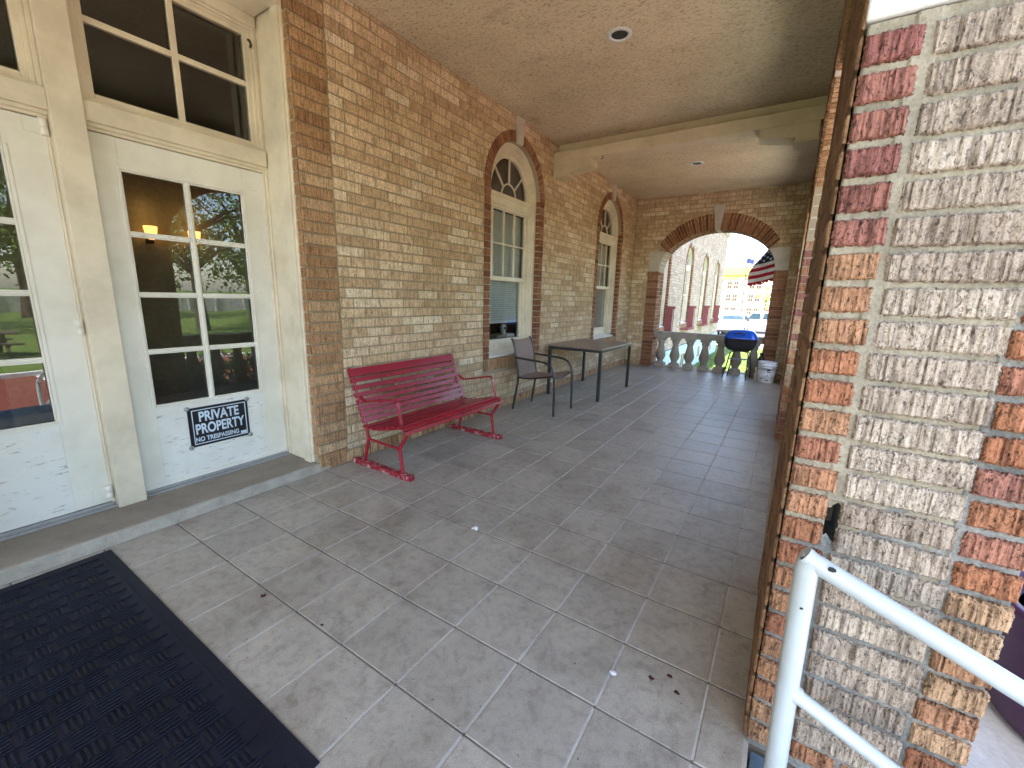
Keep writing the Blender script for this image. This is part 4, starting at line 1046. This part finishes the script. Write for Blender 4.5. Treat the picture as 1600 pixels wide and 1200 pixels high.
# ================================================================== bucket
k_ = thing('bucket','white plastic bucket with dark printed mark in the far right corner','bucket',(8.68,25.05,0))
b=MB(); b.lathe((8.68,25.05,0),[(.39,0),(.40,.02),(.45,.80),(.475,.80),(.475,.84),(.458,.85),(.463,.95),(.49,.95),(.49,.99),(.47,1.0),(.475,1.10),(.50,1.11),(.50,1.16),(.455,1.16),(.44,.5),(.38,.06)],36); b.build('body','white plastic',k_)
b=MB()
n=10
def bk(a0,a1,z0,z1,off=.004):
    vs=[]
    for i in range(n+1):
        a=a0+(a1-a0)*i/n
        for z in (z0,z1):
            r=.40+.05*(z-.02)/.78+off; vs.append((8.68+r*math.cos(a),25.05+r*math.sin(a),z))
    b.add(vs,[(2*i,2*i+2,2*i+3,2*i+1) for i in range(n)])
A=R(-78); bk(A-.14,A+.22,.70,.77); bk(A-.13,A+.02,.40,.66); bk(A-.02,A+.2,.5,.64); bk(A-.08,A+.08,.44,.52); bk(A-.16,A+.12,.12,.17,.003); bk(A-.85,A-.55,.22,.27)
b.build('printed_mark','sign black',k_)
b=MB(); pts=[(8.68+.52*math.cos(a),25.05+.52*math.sin(a)*1.0,.98-.16*abs(math.sin(a))) for a in np.linspace(math.pi,2*math.pi,15)]; b.tube(pts,.014,6); b.build('handle','grey steel',k_)
t=thing('black_bottle','small black bottle resting behind the bucket rim by the arch','bottle',(8.33,25.75,0))
b=MB(); b.lathe((8.30,25.72,0),[(.16,0),(.17,.05),(.17,1.2),(.12,1.34),(.07,1.38),(.07,1.42),(.1,1.43),(.1,1.55),(.06,1.57)],18); b.build('bottle_body','black enamel',t)
b=MB(); b.box(8.08,8.24,25.35,25.42,0.0,.66); ob=b.build('scrub_brush','fence wood',None,origin=(8.16,25.4,0),bevel=.01,label='pale stick standing between balustrade and bucket',cat='stick')

# ================================================================== mat
mt=thing('floor_mat','black ribbed rubber mat lying before the doors','mat',(3.1,-3.2,0))
MX0,MX1,MY0,MY1=.14,6.08,-8.4,-.97
b=MB(); b.box(MX0,MX1,MY0,MY1,.003,.022); b.build('mat_base','rubber mat',mt,bevel=.012)
b=MB(); cell=.25; i=0; x=MX0+.2
while x<MX1-.3:
    y=MY0+.15; j=0
    while y<MY1-.35:
        if y>-5.5:
            if (i+j)%2:
                for q in range(4): b.box(x+.03,x+cell-.03,y+.03+q*.053,y+.03+q*.053+.024,.022,.036)
            else:
                for q in range(4): b.box(x+.03+q*.053,x+.03+q*.053+.024,y+.03,y+cell-.03,.022,.036)
        y+=cell; j+=1
    x+=cell; i+=1
x=MX0+.2
while x<MX1-.15: b.box(x-.008,x+.012,-5.6,MY1-.2,.022,.042); x+=cell
b.box(MX0+.08,MX1-.08,MY1-.13,MY1-.10,.022,.03); b.box(MX1-.13,MX1-.10,MY0,MY1-.13,.022,.03)
b.build('ribs','rubber mat',mt)

# ================================================================== handrail
ht=thing('handrail','white painted pipe handrail beside the steps in front of the nearest pier','handrail',(9.64,1.15,0))
b=MB(); b.tube([(9.685,1.12,-.03),(9.66,1.12,.9),(9.635,1.12,2.30),(9.64,1.12,2.36),(9.66,1.12,2.385)],.082,24); b.build('post','rail paint',ht)
b=MB(); b.tube([(9.60,1.12,2.425),(9.66,1.12,2.385),(10.2,1.12,2.165),(10.9,1.12,1.88),(12.5,1.12,1.22),(14.8,1.12,.28)],.075,24); b.build('top_rail','rail paint',ht)
b=MB(); b.tube([(9.68,1.12,1.16),(10.35,1.12,.87),(12.5,1.12,-.05),(14.8,1.12,-1.0)],.06,20); b.build('mid_rail','rail paint',ht)
b=MB(); b.tube([(9.68,1.12,1.16),(9.74,1.12,1.134)],.075,18); b.build('weld_collar','rail paint',ht)
b=MB()
for (x,y,z,r) in ((9.78,1.052,2.395,.022),(9.60,1.05,2.42,.018),(9.64,1.035,2.0,.01)):
    vs=[(x+r*1.4*math.cos(2*math.pi*i/9)*random.uniform(.7,1.2),y,z+r*math.sin(2*math.pi*i/9)) for i in range(9)]; 
    b.add(vs,[tuple(range(9))])
b.build('paint_chip','dark metal',ht)
b=MB(); b.tube([(14.8,1.12,.28),(14.8,1.12,-3.4)],.075,16); b.build('post','rail paint',ht)

# ================================================================== planter
pl_=thing('plum_planter','large dark plum planter standing on the concrete ledge behind the nearest pier','planter',(12.72,3.7,0))
b=MB(); b.lathe((12.72,3.7,-.05),[(.85,0),(.93,.03),(.98,.10),(1.03,.5),(1.06,1.05),(1.09,1.10),(1.09,1.30),(1.11,1.32),(1.11,1.38),(1.02,1.38),(.98,1.2)],48); b.build('pot','plum plastic',pl_)
b=MB(); b.lathe((12.72,3.7,1.1),[(.98,0),(.9,.05)],24); b.build('soil','bark',pl_)
b=MB(); 
for i in range(500):
    a=random.uniform(0,6.28); r=.8*math.sqrt(random.random()); h=random.uniform(.05,.75); x,y,z=12.72+r*math.cos(a),3.7+r*math.sin(a),1.12+h
    u=Vector((random.gauss(0,1),random.gauss(0,1),random.gauss(0,1))).normalized(); v=u.orthogonal().normalized(); p=Vector((x,y,z)); s_=.08
    b.add([p-u*s_,p+v*s_*.5,p+u*s_,p-v*s_*.5],[(0,1,2,3)])
b.build('leaves','leaf',pl_)

# clipped shrubs with pink flowers outside the side balustrade
hg=thing('hedge','dark clipped hedge with pink flowers outside the side balustrade','hedge',(12.3,8.9,GR))
b=MB(); fl_=MB()
for i in range(7000):
    x,y,z=12.3+random.uniform(-1.0,1.0),random.uniform(5.3,13.4),random.uniform(GR,1.0+.25*math.sin(i))
    u=Vector((random.gauss(0,1),random.gauss(0,1),random.gauss(0,1))).normalized(); v=u.orthogonal().normalized(); p=Vector((x,y,z)); s_=random.uniform(.09,.17)
    tgt=fl_ if (z>.7 and random.random()<.06) else b
    tgt.add([p-u*s_,p+v*s_*.55,p+u*s_,p-v*s_*.55],[(0,1,2,3)])
for i in range(12): b.tube([(12.3,5.6+i*.65,GR),(12.3+random.uniform(-.4,.4),5.6+i*.65,.8)],.05,6)
b.build('foliage','leaf',hg); fl_.build('blossoms','pink petal',hg)
# ================================================================== sign
st_=thing('warning_sign','black PRIVATE PROPERTY NO TRESPASSING sign screwed to the right-hand door','sign',(DX+.02,1.4,1.4))
def text_mesh(txt,size,cx,cz,width,xoff,bold,parent):
    cu_=bpy.data.curves.new('t','FONT'); cu_.body=txt; cu_.size=1.0; cu_.align_x='CENTER'; cu_.align_y='CENTER'; cu_.extrude=.001; cu_.offset=bold
    o=bpy.data.objects.new('lettering',cu_); col.objects.link(o); dg=bpy.context.evaluated_depsgraph_get(); dg.update()
    me=bpy.data.meshes.new_from_object(o.evaluated_get(dg)); bpy.data.objects.remove(o)
    V=np.zeros(len(me.vertices)*3); me.vertices.foreach_get('co',V); V=V.reshape(-1,3); V[:,2]*=.3
    wx=V[:,0].max()-V[:,0].min(); hy=V[:,1].max()-V[:,1].min(); cxm=(V[:,0].max()+V[:,0].min())/2; cym=(V[:,1].max()+V[:,1].min())/2
    X=(V[:,0]-cxm)*width*S/wx; Yv=(V[:,1]-cym)*size*S/hy; Zv=V[:,2]
    O=np.stack([Zv+.0006,X,Yv],1)
    me.vertices.foreach_set('co',O.ravel()); me.materials.clear(); me.materials.append(MATS['sign white']); me.update()
    ob=bpy.data.objects.new('lettering',me); col.objects.link(ob); ob.parent=parent; ob.location=Vector((DX+xoff,cx,cz))*S-WORLD[parent.name]; return ob
b=MB(); b.box(DX+.003,DX+.015,.80,2.0,1.0,1.87); b.build('panel','sign black',st_)
b=MB()
for (p,q,r_,s_) in ((.87,1.95,1.80,1.818),(.87,1.95,1.05,1.068),(.87,.888,1.068,1.80),(1.932,1.95,1.068,1.80)): b.box(DX+.015,DX+.018,p,q,r_,s_)
b.box(DX+.015,DX+.018,1.80,1.925,1.075,1.14)
b.build('border','sign white',st_)
text_mesh('PRIVATE',.225,1.40,1.655,.80,.016,.028,st_); text_mesh('PROPERTY',.235,1.41,1.385,.98,.016,.028,st_); text_mesh('NO TRESPASSING',.105,1.33,1.155,.86,.016,.026,st_)
for (y,z) in ((.80,1.0),(2.0,1.0),(.80,1.87),(2.0,1.87)):
    b=MB(); b.lathe((0,0,0),[(.05,0),(.05,.008),(.02,.014)],16); ob=b.build('screw','grey steel',st_); ob.rotation_euler=(0,R(90),0); ob.location=Vector((DX+.016,y,z))*S-WORLD[st_.name]

# ================================================================== things on the window ledge
b=MB(); b.box(-1.35,-.62,WC[0]-.9,WC[0]+1.1,2.45,2.72); b.build('storage_box','grey steel',None,origin=(-1,WC[0]+.1,2.45),bevel=.02,label='grey box inside the window under the books',cat='box')
b=MB(); b.box(-1.2,-.66,WC[0]-.2,WC[0]+.45,2.722,2.82); b.build('book','book',None,origin=(-.9,WC[0],2.72),bevel=.01,label='brown book lying on the grey box inside the window',cat='book')
b=MB(); b.box(-1.15,-.64,WC[0]+.47,WC[0]+1.05,2.722,2.84); b.build('notebook','scrap',None,origin=(-.9,WC[0]+.7,2.72),bevel=.01,label='white notebook under the camera inside the window',cat='notebook')
cmt=thing('security_camera','small white round security camera with black eye inside the window','camera',(-.85,WC[0]+.42,2.82))
b=MB(); b.lathe((-.80,WC[0]+.40,2.825),[(.10,0),(.115,.03),(.105,.14),(.125,.18),(.14,.26),(.125,.35),(.08,.40),(.03,.42)],20); b.build('housing','scrap',cmt)
b=MB(); b.tube([(-.68,WC[0]+.36,3.09),(-.655,WC[0]+.35,3.09)],.06,16); b.build('lens','sign black',cmt)

# ================================================================== litter
def blob(name,x,y,r,mat,label,cat,z=.004,h=.012,n=9,group=None):
    b=MB(); vs=[(x,y,z+h)]+[(x+r*random.uniform(.5,1.1)*math.cos(2*math.pi*i/n),y+r*random.uniform(.4,1.1)*math.sin(2*math.pi*i/n),z+random.uniform(0,h)) for i in range(n)]
    b.add(vs,[(0,1+i,1+(i+1)%n) for i in range(n)]); b.build(name,mat,None,origin=(x,y,z),label=label,cat=cat,group=group)
blob('paper_scrap',4.75,3.11,.09,'scrap','white paper scrap lying in the middle of the floor','paper',h=.03)
blob('paper_scrap',8.05,1.55,.05,'scrap','tiny white scrap near the foot of the nearest pier','paper')
blob('dead_leaf',4.55,.05,.035,'dead leaf','dark leaf bit on the tiles nearest the mat corner','leaf')
blob('dead_leaf',3.35,-.1,.045,'dead leaf','brown leaf bit beside the black mat','leaf')
for i,(x,y) in enumerate(((8.45,1.75),(8.62,1.9),(8.75,1.72))):
    blob('dark_spot',x,y,.04,'dead leaf',('leftmost of the three dark dried spots on the tiles near the pier foot','middle and rearmost of the three dark dried spots near the pier foot','rightmost dark dried spot, closest to the pier foot')[i],'stain',h=.003,z=.002,group='dried spots near the pier')

# ================================================================== flags
ft=thing('flag','tattered stars and stripes flag hanging beyond the end arch','flag',(9.3,28.2,-3))
b=MB(); NU=64; NVr=13; SUB=3; STH=.213; Wd=5.0
def flag_pt(u,vv):                       # u along fly 0..Wd, vv 0..13 stripes
    foldx = 6.85 if vv>9 else (6.85+(9-vv)/2*.20 if vv>7 else 7.05+(7-vv)*.185)
    uf = 9.2-foldx
    x = 9.2-u if u<uf else foldx+(u-uf)*.55
    back = 0 if u<uf else min(.5,(u-uf)*.7)
    yy = 28.2+.10*math.sin(x*4.2+vv*.35)+.05*math.sin(x*9+vv)+back
    dz = -(9.2-x)*.26
    z = 8.55+.18 - vv*STH*.985 + dz + .03*math.sin(u*3)
    return (x,yy,z)
rows=NVr*SUB
P=[[flag_pt(Wd*i/NU, j/SUB) for j in range(rows+1)] for i in range(NU+1)]
for i in range(NU):
    for j in range(rows):
        st=j//SUB; u=Wd*i/NU
        if st==12 and (j%SUB)==2 and (math.sin(i*2.3)+math.sin(i*.9)>.1): continue
        if st==12 and (j%SUB)==1 and math.sin(i*1.7+1)>.75: continue
        m_=2 if (u<2.12 and st<7) else (1 if st%2==0 else 0)
        b.add([P[i][j],P[i+1][j],P[i+1][j+1],P[i][j+1]],[(0,1,2,3)],m_,.5,True)
cl=b.build('cloth',['flag white','flag red','flag blue'],ft)
b=MB()
for r_ in range(9):
    for c_ in range(6 if r_%2==0 else 5):
        u=(.18+c_*.353) if r_%2==0 else (.355+c_*.353); vv=.7+r_*.70
        x,y,z=flag_pt(u,vv); 
        vs=[]
        for q in range(10):
            rr=.085 if q%2==0 else .035; a=math.pi/2+q*math.pi/5; p=flag_pt(u-rr*math.cos(a),vv-rr*math.sin(a)/STH); vs.append((p[0],p[1]-.02,p[2]))
        b.add(vs+[(x,y-.02,z)],[(q,(q+1)%10,10) for q in range(10)])
b.build('star_field','flag white',cl)
b=MB(); b.tube([(9.27,28.25,GR),(9.27,28.25,9.2)],.05,12); b.lathe((9.27,28.25,9.2),[(.03,0),(.08,.05),(.09,.12),(.05,.18),(.01,.2)],12); b.build('pole','grey steel',ft)

fp=thing('flagpole','tall slim flagpole with a small flag in front of the yellow building','flagpole',(-7.4,200,GR))
b=MB(); b.tube([(-7.0,200,GR),(-7.2,200,9),(-7.4,200,23)],.22,10); b.build('pole','dark metal',fp)
b=MB()
for i in range(16):
    for j in range(13):
        f_=lambda a,c:( -7.3+a*.42, 200+.4*math.sin(a*.8), 22.6-c*.28-a*.13)
        m_=2 if (i<6 and j<7) else (1 if j%2==0 else 0)
        b.add([f_(i,j),f_(i+1,j),f_(i+1,j+1),f_(i,j+1)],[(0,1,2,3)],m_)
b.build('cloth',['flag white','flag red','flag blue'],fp)
b=MB()
for i in range(10):
    f_=lambda a,c:( -7.3-a*.22, 200-.3*math.sin(a*.9), 15.2-c*3.2-a*.1)
    b.add([f_(i,0),f_(i+1,0),f_(i+1,1),f_(i,1)],[(0,1,2,3)],1 if i%3 else 0)
b.build('lower_banner',['flag white','flag red'],fp)

# ================================================================== vehicles
def wheel(parent,x,y,r,ax='x',wd=.7):
    b=MB(); prof=[(r*.62,-wd/2),(r*.9,-wd/2),(r,-wd/2+.1),(r,wd/2-.1),(r*.9,wd/2),(r*.62,wd/2)]
    n=24
    f=(lambda a,rr,t:(x+t,y+rr*math.cos(a),GR+r+rr*math.sin(a))) if ax=='x' else (lambda a,rr,t:(x+rr*math.cos(a),y+t,GR+r+rr*math.sin(a)))
    vs=[f(2*math.pi*q/n,rr,t) for rr,t in prof for q in range(n)]
    b.add(vs,[(k*n+q,k*n+(q+1)%n,(k+1)*n+(q+1)%n,(k+1)*n+q) for k in range(5) for q in range(n)],0,.5,True)
    w_=b.build('wheel','tyre',parent,origin=(x,y,GR+r))
    b=MB()
    for t_ in (-wd/2+.06,wd/2-.06):
        vs=[f(2*math.pi*q/n,r*.62,t_) for q in range(n)]; b.add(vs,[tuple(range(n))])
    b.build('rim','grey steel',w_,origin=(x,y,GR+r))
def loft(b,secs,mat=0):
    """secs: list of closed rings with same count"""
    n=len(secs[0]); vs=[p for s_ in secs for p in s_]
    b.add(vs,[(k*n+q,k*n+(q+1)%n,(k+1)*n+(q+1)%n,(k+1)*n+q) for k in range(len(secs)-1) for q in range(n)],mat,.5,True)
    b.add(secs[0],[tuple(range(n))[::-1]],mat); b.add(secs[-1],[tuple(range(n))],mat)
# white SUV facing us: centre x -1.9, nose at y=110
sv=thing('parked_car','white boxy SUV parked nose-on with a seven-slot grille','car',(-1.9,117,GR))
sx,sy=-1.9,110.0
def ring(hw,z0,z1,y,tuck=.3): 
    return [(sx-hw,sy+y,z0),(sx+hw,sy+y,z0),(sx+hw,sy+y,z1-tuck),(sx+hw-tuck*.6,sy+y,z1),(sx-hw+tuck*.6,sy+y,z1),(sx-hw,sy+y,z1-tuck)]
b=MB(); g0_=GR
loft(b,[ring(2.5,g0_+1.2,g0_+3.0,0),ring(2.85,g0_+1.0,g0_+3.15,.35),ring(2.95,g0_+.9,g0_+3.4,1.5),ring(2.95,g0_+.9,g0_+3.6,4.0),ring(3.0,g0_+.9,g0_+3.75,5.0),ring(3.0,g0_+.9,g0_+3.75,14),ring(2.8,g0_+1.1,g0_+3.6,15)])
b.build('body','car white',sv,bevel=.08)
b=MB(); cab=lambda hwb,hwt,z0,z1,yb,yt:None
vs=[(sx-2.75,sy+4.2,g0_+3.55),(sx+2.75,sy+4.2,g0_+3.55),(sx+2.8,sy+14.4,g0_+3.55),(sx-2.8,sy+14.4,g0_+3.55),(sx-2.2,sy+6.2,g0_+5.6),(sx+2.2,sy+6.2,g0_+5.6),(sx+2.25,sy+13.6,g0_+5.6),(sx-2.25,sy+13.6,g0_+5.6)]
b.add(vs,[(0,1,5,4),(1,2,6,5),(2,3,7,6),(3,0,4,7),(4,5,6,7)]); b.build('cabin','car white',sv,bevel=.15)
def lerp3(a,b_,t): return tuple(a[i]+(b_[i]-a[i])*t for i in range(3))
def inset(q,m,off):
    c=[sum(p[i] for p in q)/4 for i in range(3)]; n_=(Vector(q[1])-Vector(q[0])).cross(Vector(q[3])-Vector(q[0])).normalized()
    return [tuple(Vector(lerp3(p,c,m))+n_*off) for p in q]
for nm,ids,lab in (('windscreen',(0,1,5,4),None),('side_window',(1,2,6,5),None),('side_window',(3,0,4,7),None)):
    b=MB(); q=[vs[i] for i in ids]
    if nm=='windscreen': q=[lerp3(q[0],q[3],.08),lerp3(q[1],q[2],.08),lerp3(q[1],q[2],.62),lerp3(q[0],q[3],.62)]
    b.add(inset(q,.10,.05),[(0,1,2,3)]); b.build(nm,'car window',sv)
b=MB()
for i in range(7): b.box(sx-1.35+i*.42,sx-1.35+i*.42+.2,sy-.06,sy+.3,g0_+2.2,g0_+2.85)
b.build('grille','dark metal',sv)
for s_ in (-1,1):
    b=MB(); b.tube([(sx+s_*2.15,sy+.1,g0_+2.25),(sx+s_*2.15,sy-.12,g0_+2.25)],.33,16); b.build('headlight','grey steel',sv)
    b=MB(); b.box(sx+s_*3.0,sx+s_*3.6,sy+5.2,sy+5.6,g0_+3.5,g0_+4.1); b.build('mirror','dark metal',sv,bevel=.08)
b=MB(); b.box(sx-2.9,sx+2.9,sy-.5,sy+.1,g0_+1.1,g0_+1.6); b.build('bumper','dark metal',sv,bevel=.1)
for (x_,y_) in ((-2.7,2.5),(2.7,2.5),(-2.7,12),(2.7,12)): wheel(sv,sx+x_,sy+y_,1.15)
# white pickup seen from the side
pk=thing('pickup_truck','white four-door pickup parked side-on right of the SUV','pickup truck',(5,130,GR))
px,py=-4.2,127.0
prof=[(0,1.1),(0,2.6),(.3,3.2),(3.8,3.5),(5.6,5.55),(6.6,5.8),(11.2,5.8),(12.2,3.9),(18.6,3.8),(18.8,1.1)]
b=MB(); secs=[]
for (yy,k_s) in ((0,.0),(.35,1.0),(5.6,1.0),(6.0,.0)):
    secs.append([(px+.1*(1-k_s)+x_*(1 if k_s else .995),py+yy,GR+ (z_ if k_s else 1.15+(z_-1.1)*.97)) for x_,z_ in prof])
loft(b,secs); b.build('body','car white',pk,bevel=.06)
for (p,q,r_,s_) in ((4.6,7.6,3.75,5.35),(8.1,10.6,3.75,5.35)):
    b=MB(); lx=.9 if p<5 else 0; b.add([(px+p,py-.0+.33,GR+r_),(px+q,py+.33,GR+r_),(px+q,py+.33,GR+s_),(px+p+lx+.3,py+.33,GR+s_)],[(0,1,2,3)]);
    for v_i in range(4): b.v[v_i]=(b.v[v_i][0],py-.04,b.v[v_i][2])
    b.build('side_window','car window',pk)
b=MB(); b.box(px+3.9,px+3.94,py-.04,py+.35,GR+1.4,GR+3.4); b.build('door_seam','dark metal',pk)
b=MB(); b.box(px+.4,px+7.4,py-.05,py+.35,GR+1.75,GR+1.9); b.box(px+8,px+12,py-.05,py+.35,GR+1.75,GR+1.9); b.build('trim_strip','car red',pk)
for x_ in (3.0,15.5):
    for y_ in (.55,5.4): wheel(pk,px+x_,py+y_,1.2,ax='y')
# red car beyond
rc=thing('red_car','red car parked far behind the two white vehicles','car',(3,150,GR))
b=MB(); prof=[(0,1),(0,3.2),(2.6,3.6),(4.6,6.0),(12.2,6.1),(13.4,4.2),(14.6,3.9),(14.8,1)]
secs=[[( -1+x_,150+yy,GR+z_) for x_,z_ in prof] for yy in (0,5.4)]; loft(b,secs); b.build('body','car red',rc,bevel=.1)
b=MB(); b.add([(2.6,149.95,GR+3.9),(10.8,149.95,GR+4.0),(10.2,149.95,GR+5.6),(4.2,149.95,GR+5.5)],[(0,1,2,3)]); b.build('side_window','car window',rc)
for x_ in (2,11.6): wheel(rc,-1+x_,150.3,1.05,ax='y')

# ================================================================== far yellow building
yb_=thing('courthouse','cream three-storey building with yellow cornice across the street','building',(0,300,GR))
b=MB(); b.box(-60,32,300,360,GR,19.4); b.build('wall','cream stucco',yb_)
b=MB(); b.box(-61,33,299,361,19.4,20.4); b.box(-60.6,32.6,299.4,360.6,20.4,21.6); b.box(-61.5,33.5,298.4,361.5,21.6,22.4); b.box(-60.5,32.5,299.6,360,22.4,26.4); b.build('cornice','yellow trim',yb_)
wx0=None
for cx in (-38.5,-23.0,-10.5,2.5,15,27):
    for s_ in (0,3.6):
        for (z0,z1,arch) in ((13.2,17.6,1),(5.6,9.6,0),(-2.2,1.6,0)):
            x0=cx+s_-1.9; w_=2.6
            b=MB(); P=[(x0,z0),(x0+w_,z0),(x0+w_,z1-.9*arch)]+([(x0+w_/2+w_/2*math.cos(a),z1-.9+1.0*math.sin(a)) for a in (.6,1.2,1.9,2.5)] if arch else [])+[(x0,z1-.9*arch)]
            prism(b,lambda a,z,d:(a,300-d,z),P,-.2,.06)
            f=b.build('window','dark room',yb_,origin=(x0,300,z0))
            b=MB(); b.box(x0,x0+w_,299.85,299.93,z0+(z1-z0)*.475,z0+(z1-z0)*.525); b.box(x0+w_/2-.05,x0+w_/2+.05,299.86,299.92,z0,z1-.1); b.build('muntin','baluster stone',f,origin=(x0,300,z0))
b=MB()
for x_ in (-4.0,-.2): b.lathe((x_,297,GR),[(1.1,0),(1.1,1),(.9,1.2),(.8,22),(1.1,22.6),(1.1,23.0)],18)
b.build('column','white stone',yb_)

# ================================================================== trees, fence, picnic table (they show in the door glass)
def tree(x,y,h,r,label,leafmat='leaf',nl=5200,ls=.62,seed=1,group=None,name='tree'):
    rr=random.Random(seed); t=thing(name,label,'tree',(x,y,GR),group=group)
    b=MB(); top=Vector((x+rr.uniform(-.5,.5),y+rr.uniform(-.5,.5),GR+h*.55)); b.tube([(x,y,GR-.2),(x,y,GR+h*.15),tuple(top)],[h*.035,h*.026,h*.015],9)
    tips=[]
    for i in range(9):
        a=i*.7*2+rr.uniform(-.3,.3); z0=h*rr.uniform(.25,.52); s0=Vector((x,y,GR+z0)); e0=s0+Vector((math.cos(a)*r*rr.uniform(.45,.8),math.sin(a)*r*rr.uniform(.45,.8),h*rr.uniform(.12,.36))); b.tube([tuple(s0),tuple((s0+e0)/2+Vector((0,0,h*.03))),tuple(e0)],[h*.013,h*.009,h*.004],6); tips.append(e0)
    b.build('trunk','bark',t)
    b=MB(); cl=[]
    for i in range(46):
        a=rr.uniform(0,6.28); q=rr.random()**.5; zz=rr.uniform(-.8,1); rad=r*math.sqrt(max(.05,1-zz*zz*.9))*q
        cl.append((Vector((x+rad*math.cos(a),y+rad*math.sin(a),GR+h*.58+zz*h*.38)),r*rr.uniform(.17,.34)))
    for e0 in tips: cl.append((e0,r*.25))
    for i in range(nl):
        c,cr_=cl[rr.randrange(len(cl))]; d=Vector((rr.gauss(0,1),rr.gauss(0,1),rr.gauss(0,.8))).normalized()*cr_*(rr.random()**.4)
        p=c+d; u=Vector((rr.gauss(0,1),rr.gauss(0,1),rr.gauss(0,.6))).normalized(); v=u.orthogonal().normalized(); v=(v*math.cos(rr.random()*6)+u.cross(v)*math.sin(rr.random()*6)); s_=ls*rr.uniform(.5,1.1)
        b.add([p-u*s_*.5,p+v*s_*.28,p+u*s_*.5,p-v*s_*.28],[(0,1,2,3)])
    b.build('crown',leafmat,t); return t
for i,(x,y,h,r,lab,sd_) in enumerate((
    (66,14,30,14,'broad shade tree on the lawn opposite the doors, nearest one',3),(84,34,36,17,'tall shade tree on the lawn right of the nearest one',5),
    (105,4,36,18,'dark spreading tree far across the lawn, left of the tall one',8),(110,56,40,20,'large tree far across the lawn by the right of the fence',9),
    (72,66,30,14,'shade tree on the lawn towards the street',12),(140,20,44,24,'tallest tree behind the others across the lawn',15),
    (125,-22,38,20,'tree at the far left corner of the lawn',17),(145,44,40,22,'wide tree before the fence between two larger ones',18))):
    tree(x,y,h,r,lab,seed=sd_,nl=6500,ls=1.0,group='shade trees on the lawn')
tree(-27,262,13,5,'young yellow-green tree by the yellow building','young leaf',1500,.7,21)
tree(-1.5,262,17,4.5,'slim yellow-green tree right of the columns of the yellow building','young leaf',1500,.7,22)
t=thing('board_fence','pale board fence running along the back of the lawn','fence',(170,20,GR))
b=MB(); y=-90
while y<170: b.box(170,170.3,y,y+1.7,GR,GR+6+.2*math.sin(y*1.7)); y+=1.8
b.build('boards','fence wood',t)
b=MB(); y=-90
while y<170: b.box(169.6,170,y,y+.6,GR,GR+6.2); y+=9
b.build('post','fence wood',t)
t=thing('picnic_table','dark picnic table on the lawn reflected in the left door','picnic table',(62,2.5,GR))
b=MB(); b.box(60,64,-2,7,GR+2.35,GR+2.5); b.build('tabletop','bark',t)
for x_ in (58.4,64.6): 
    b=MB(); b.box(x_,x_+1,-2,7,GR+1.4,GR+1.55); b.build('seat','bark',t)
for y_ in (-.8,5.8):
    b=MB(); b.plank((59,y_,GR),(61.5,y_,GR+2.4),(0,1,0),.3,.3); b.plank((65,y_,GR),(62.5,y_,GR+2.4),(0,1,0),.3,.3); b.plank((58.6,y_,GR+1.35),(65.4,y_,GR+1.35),(0,0,1),.3,.3); b.build('leg','bark',t)
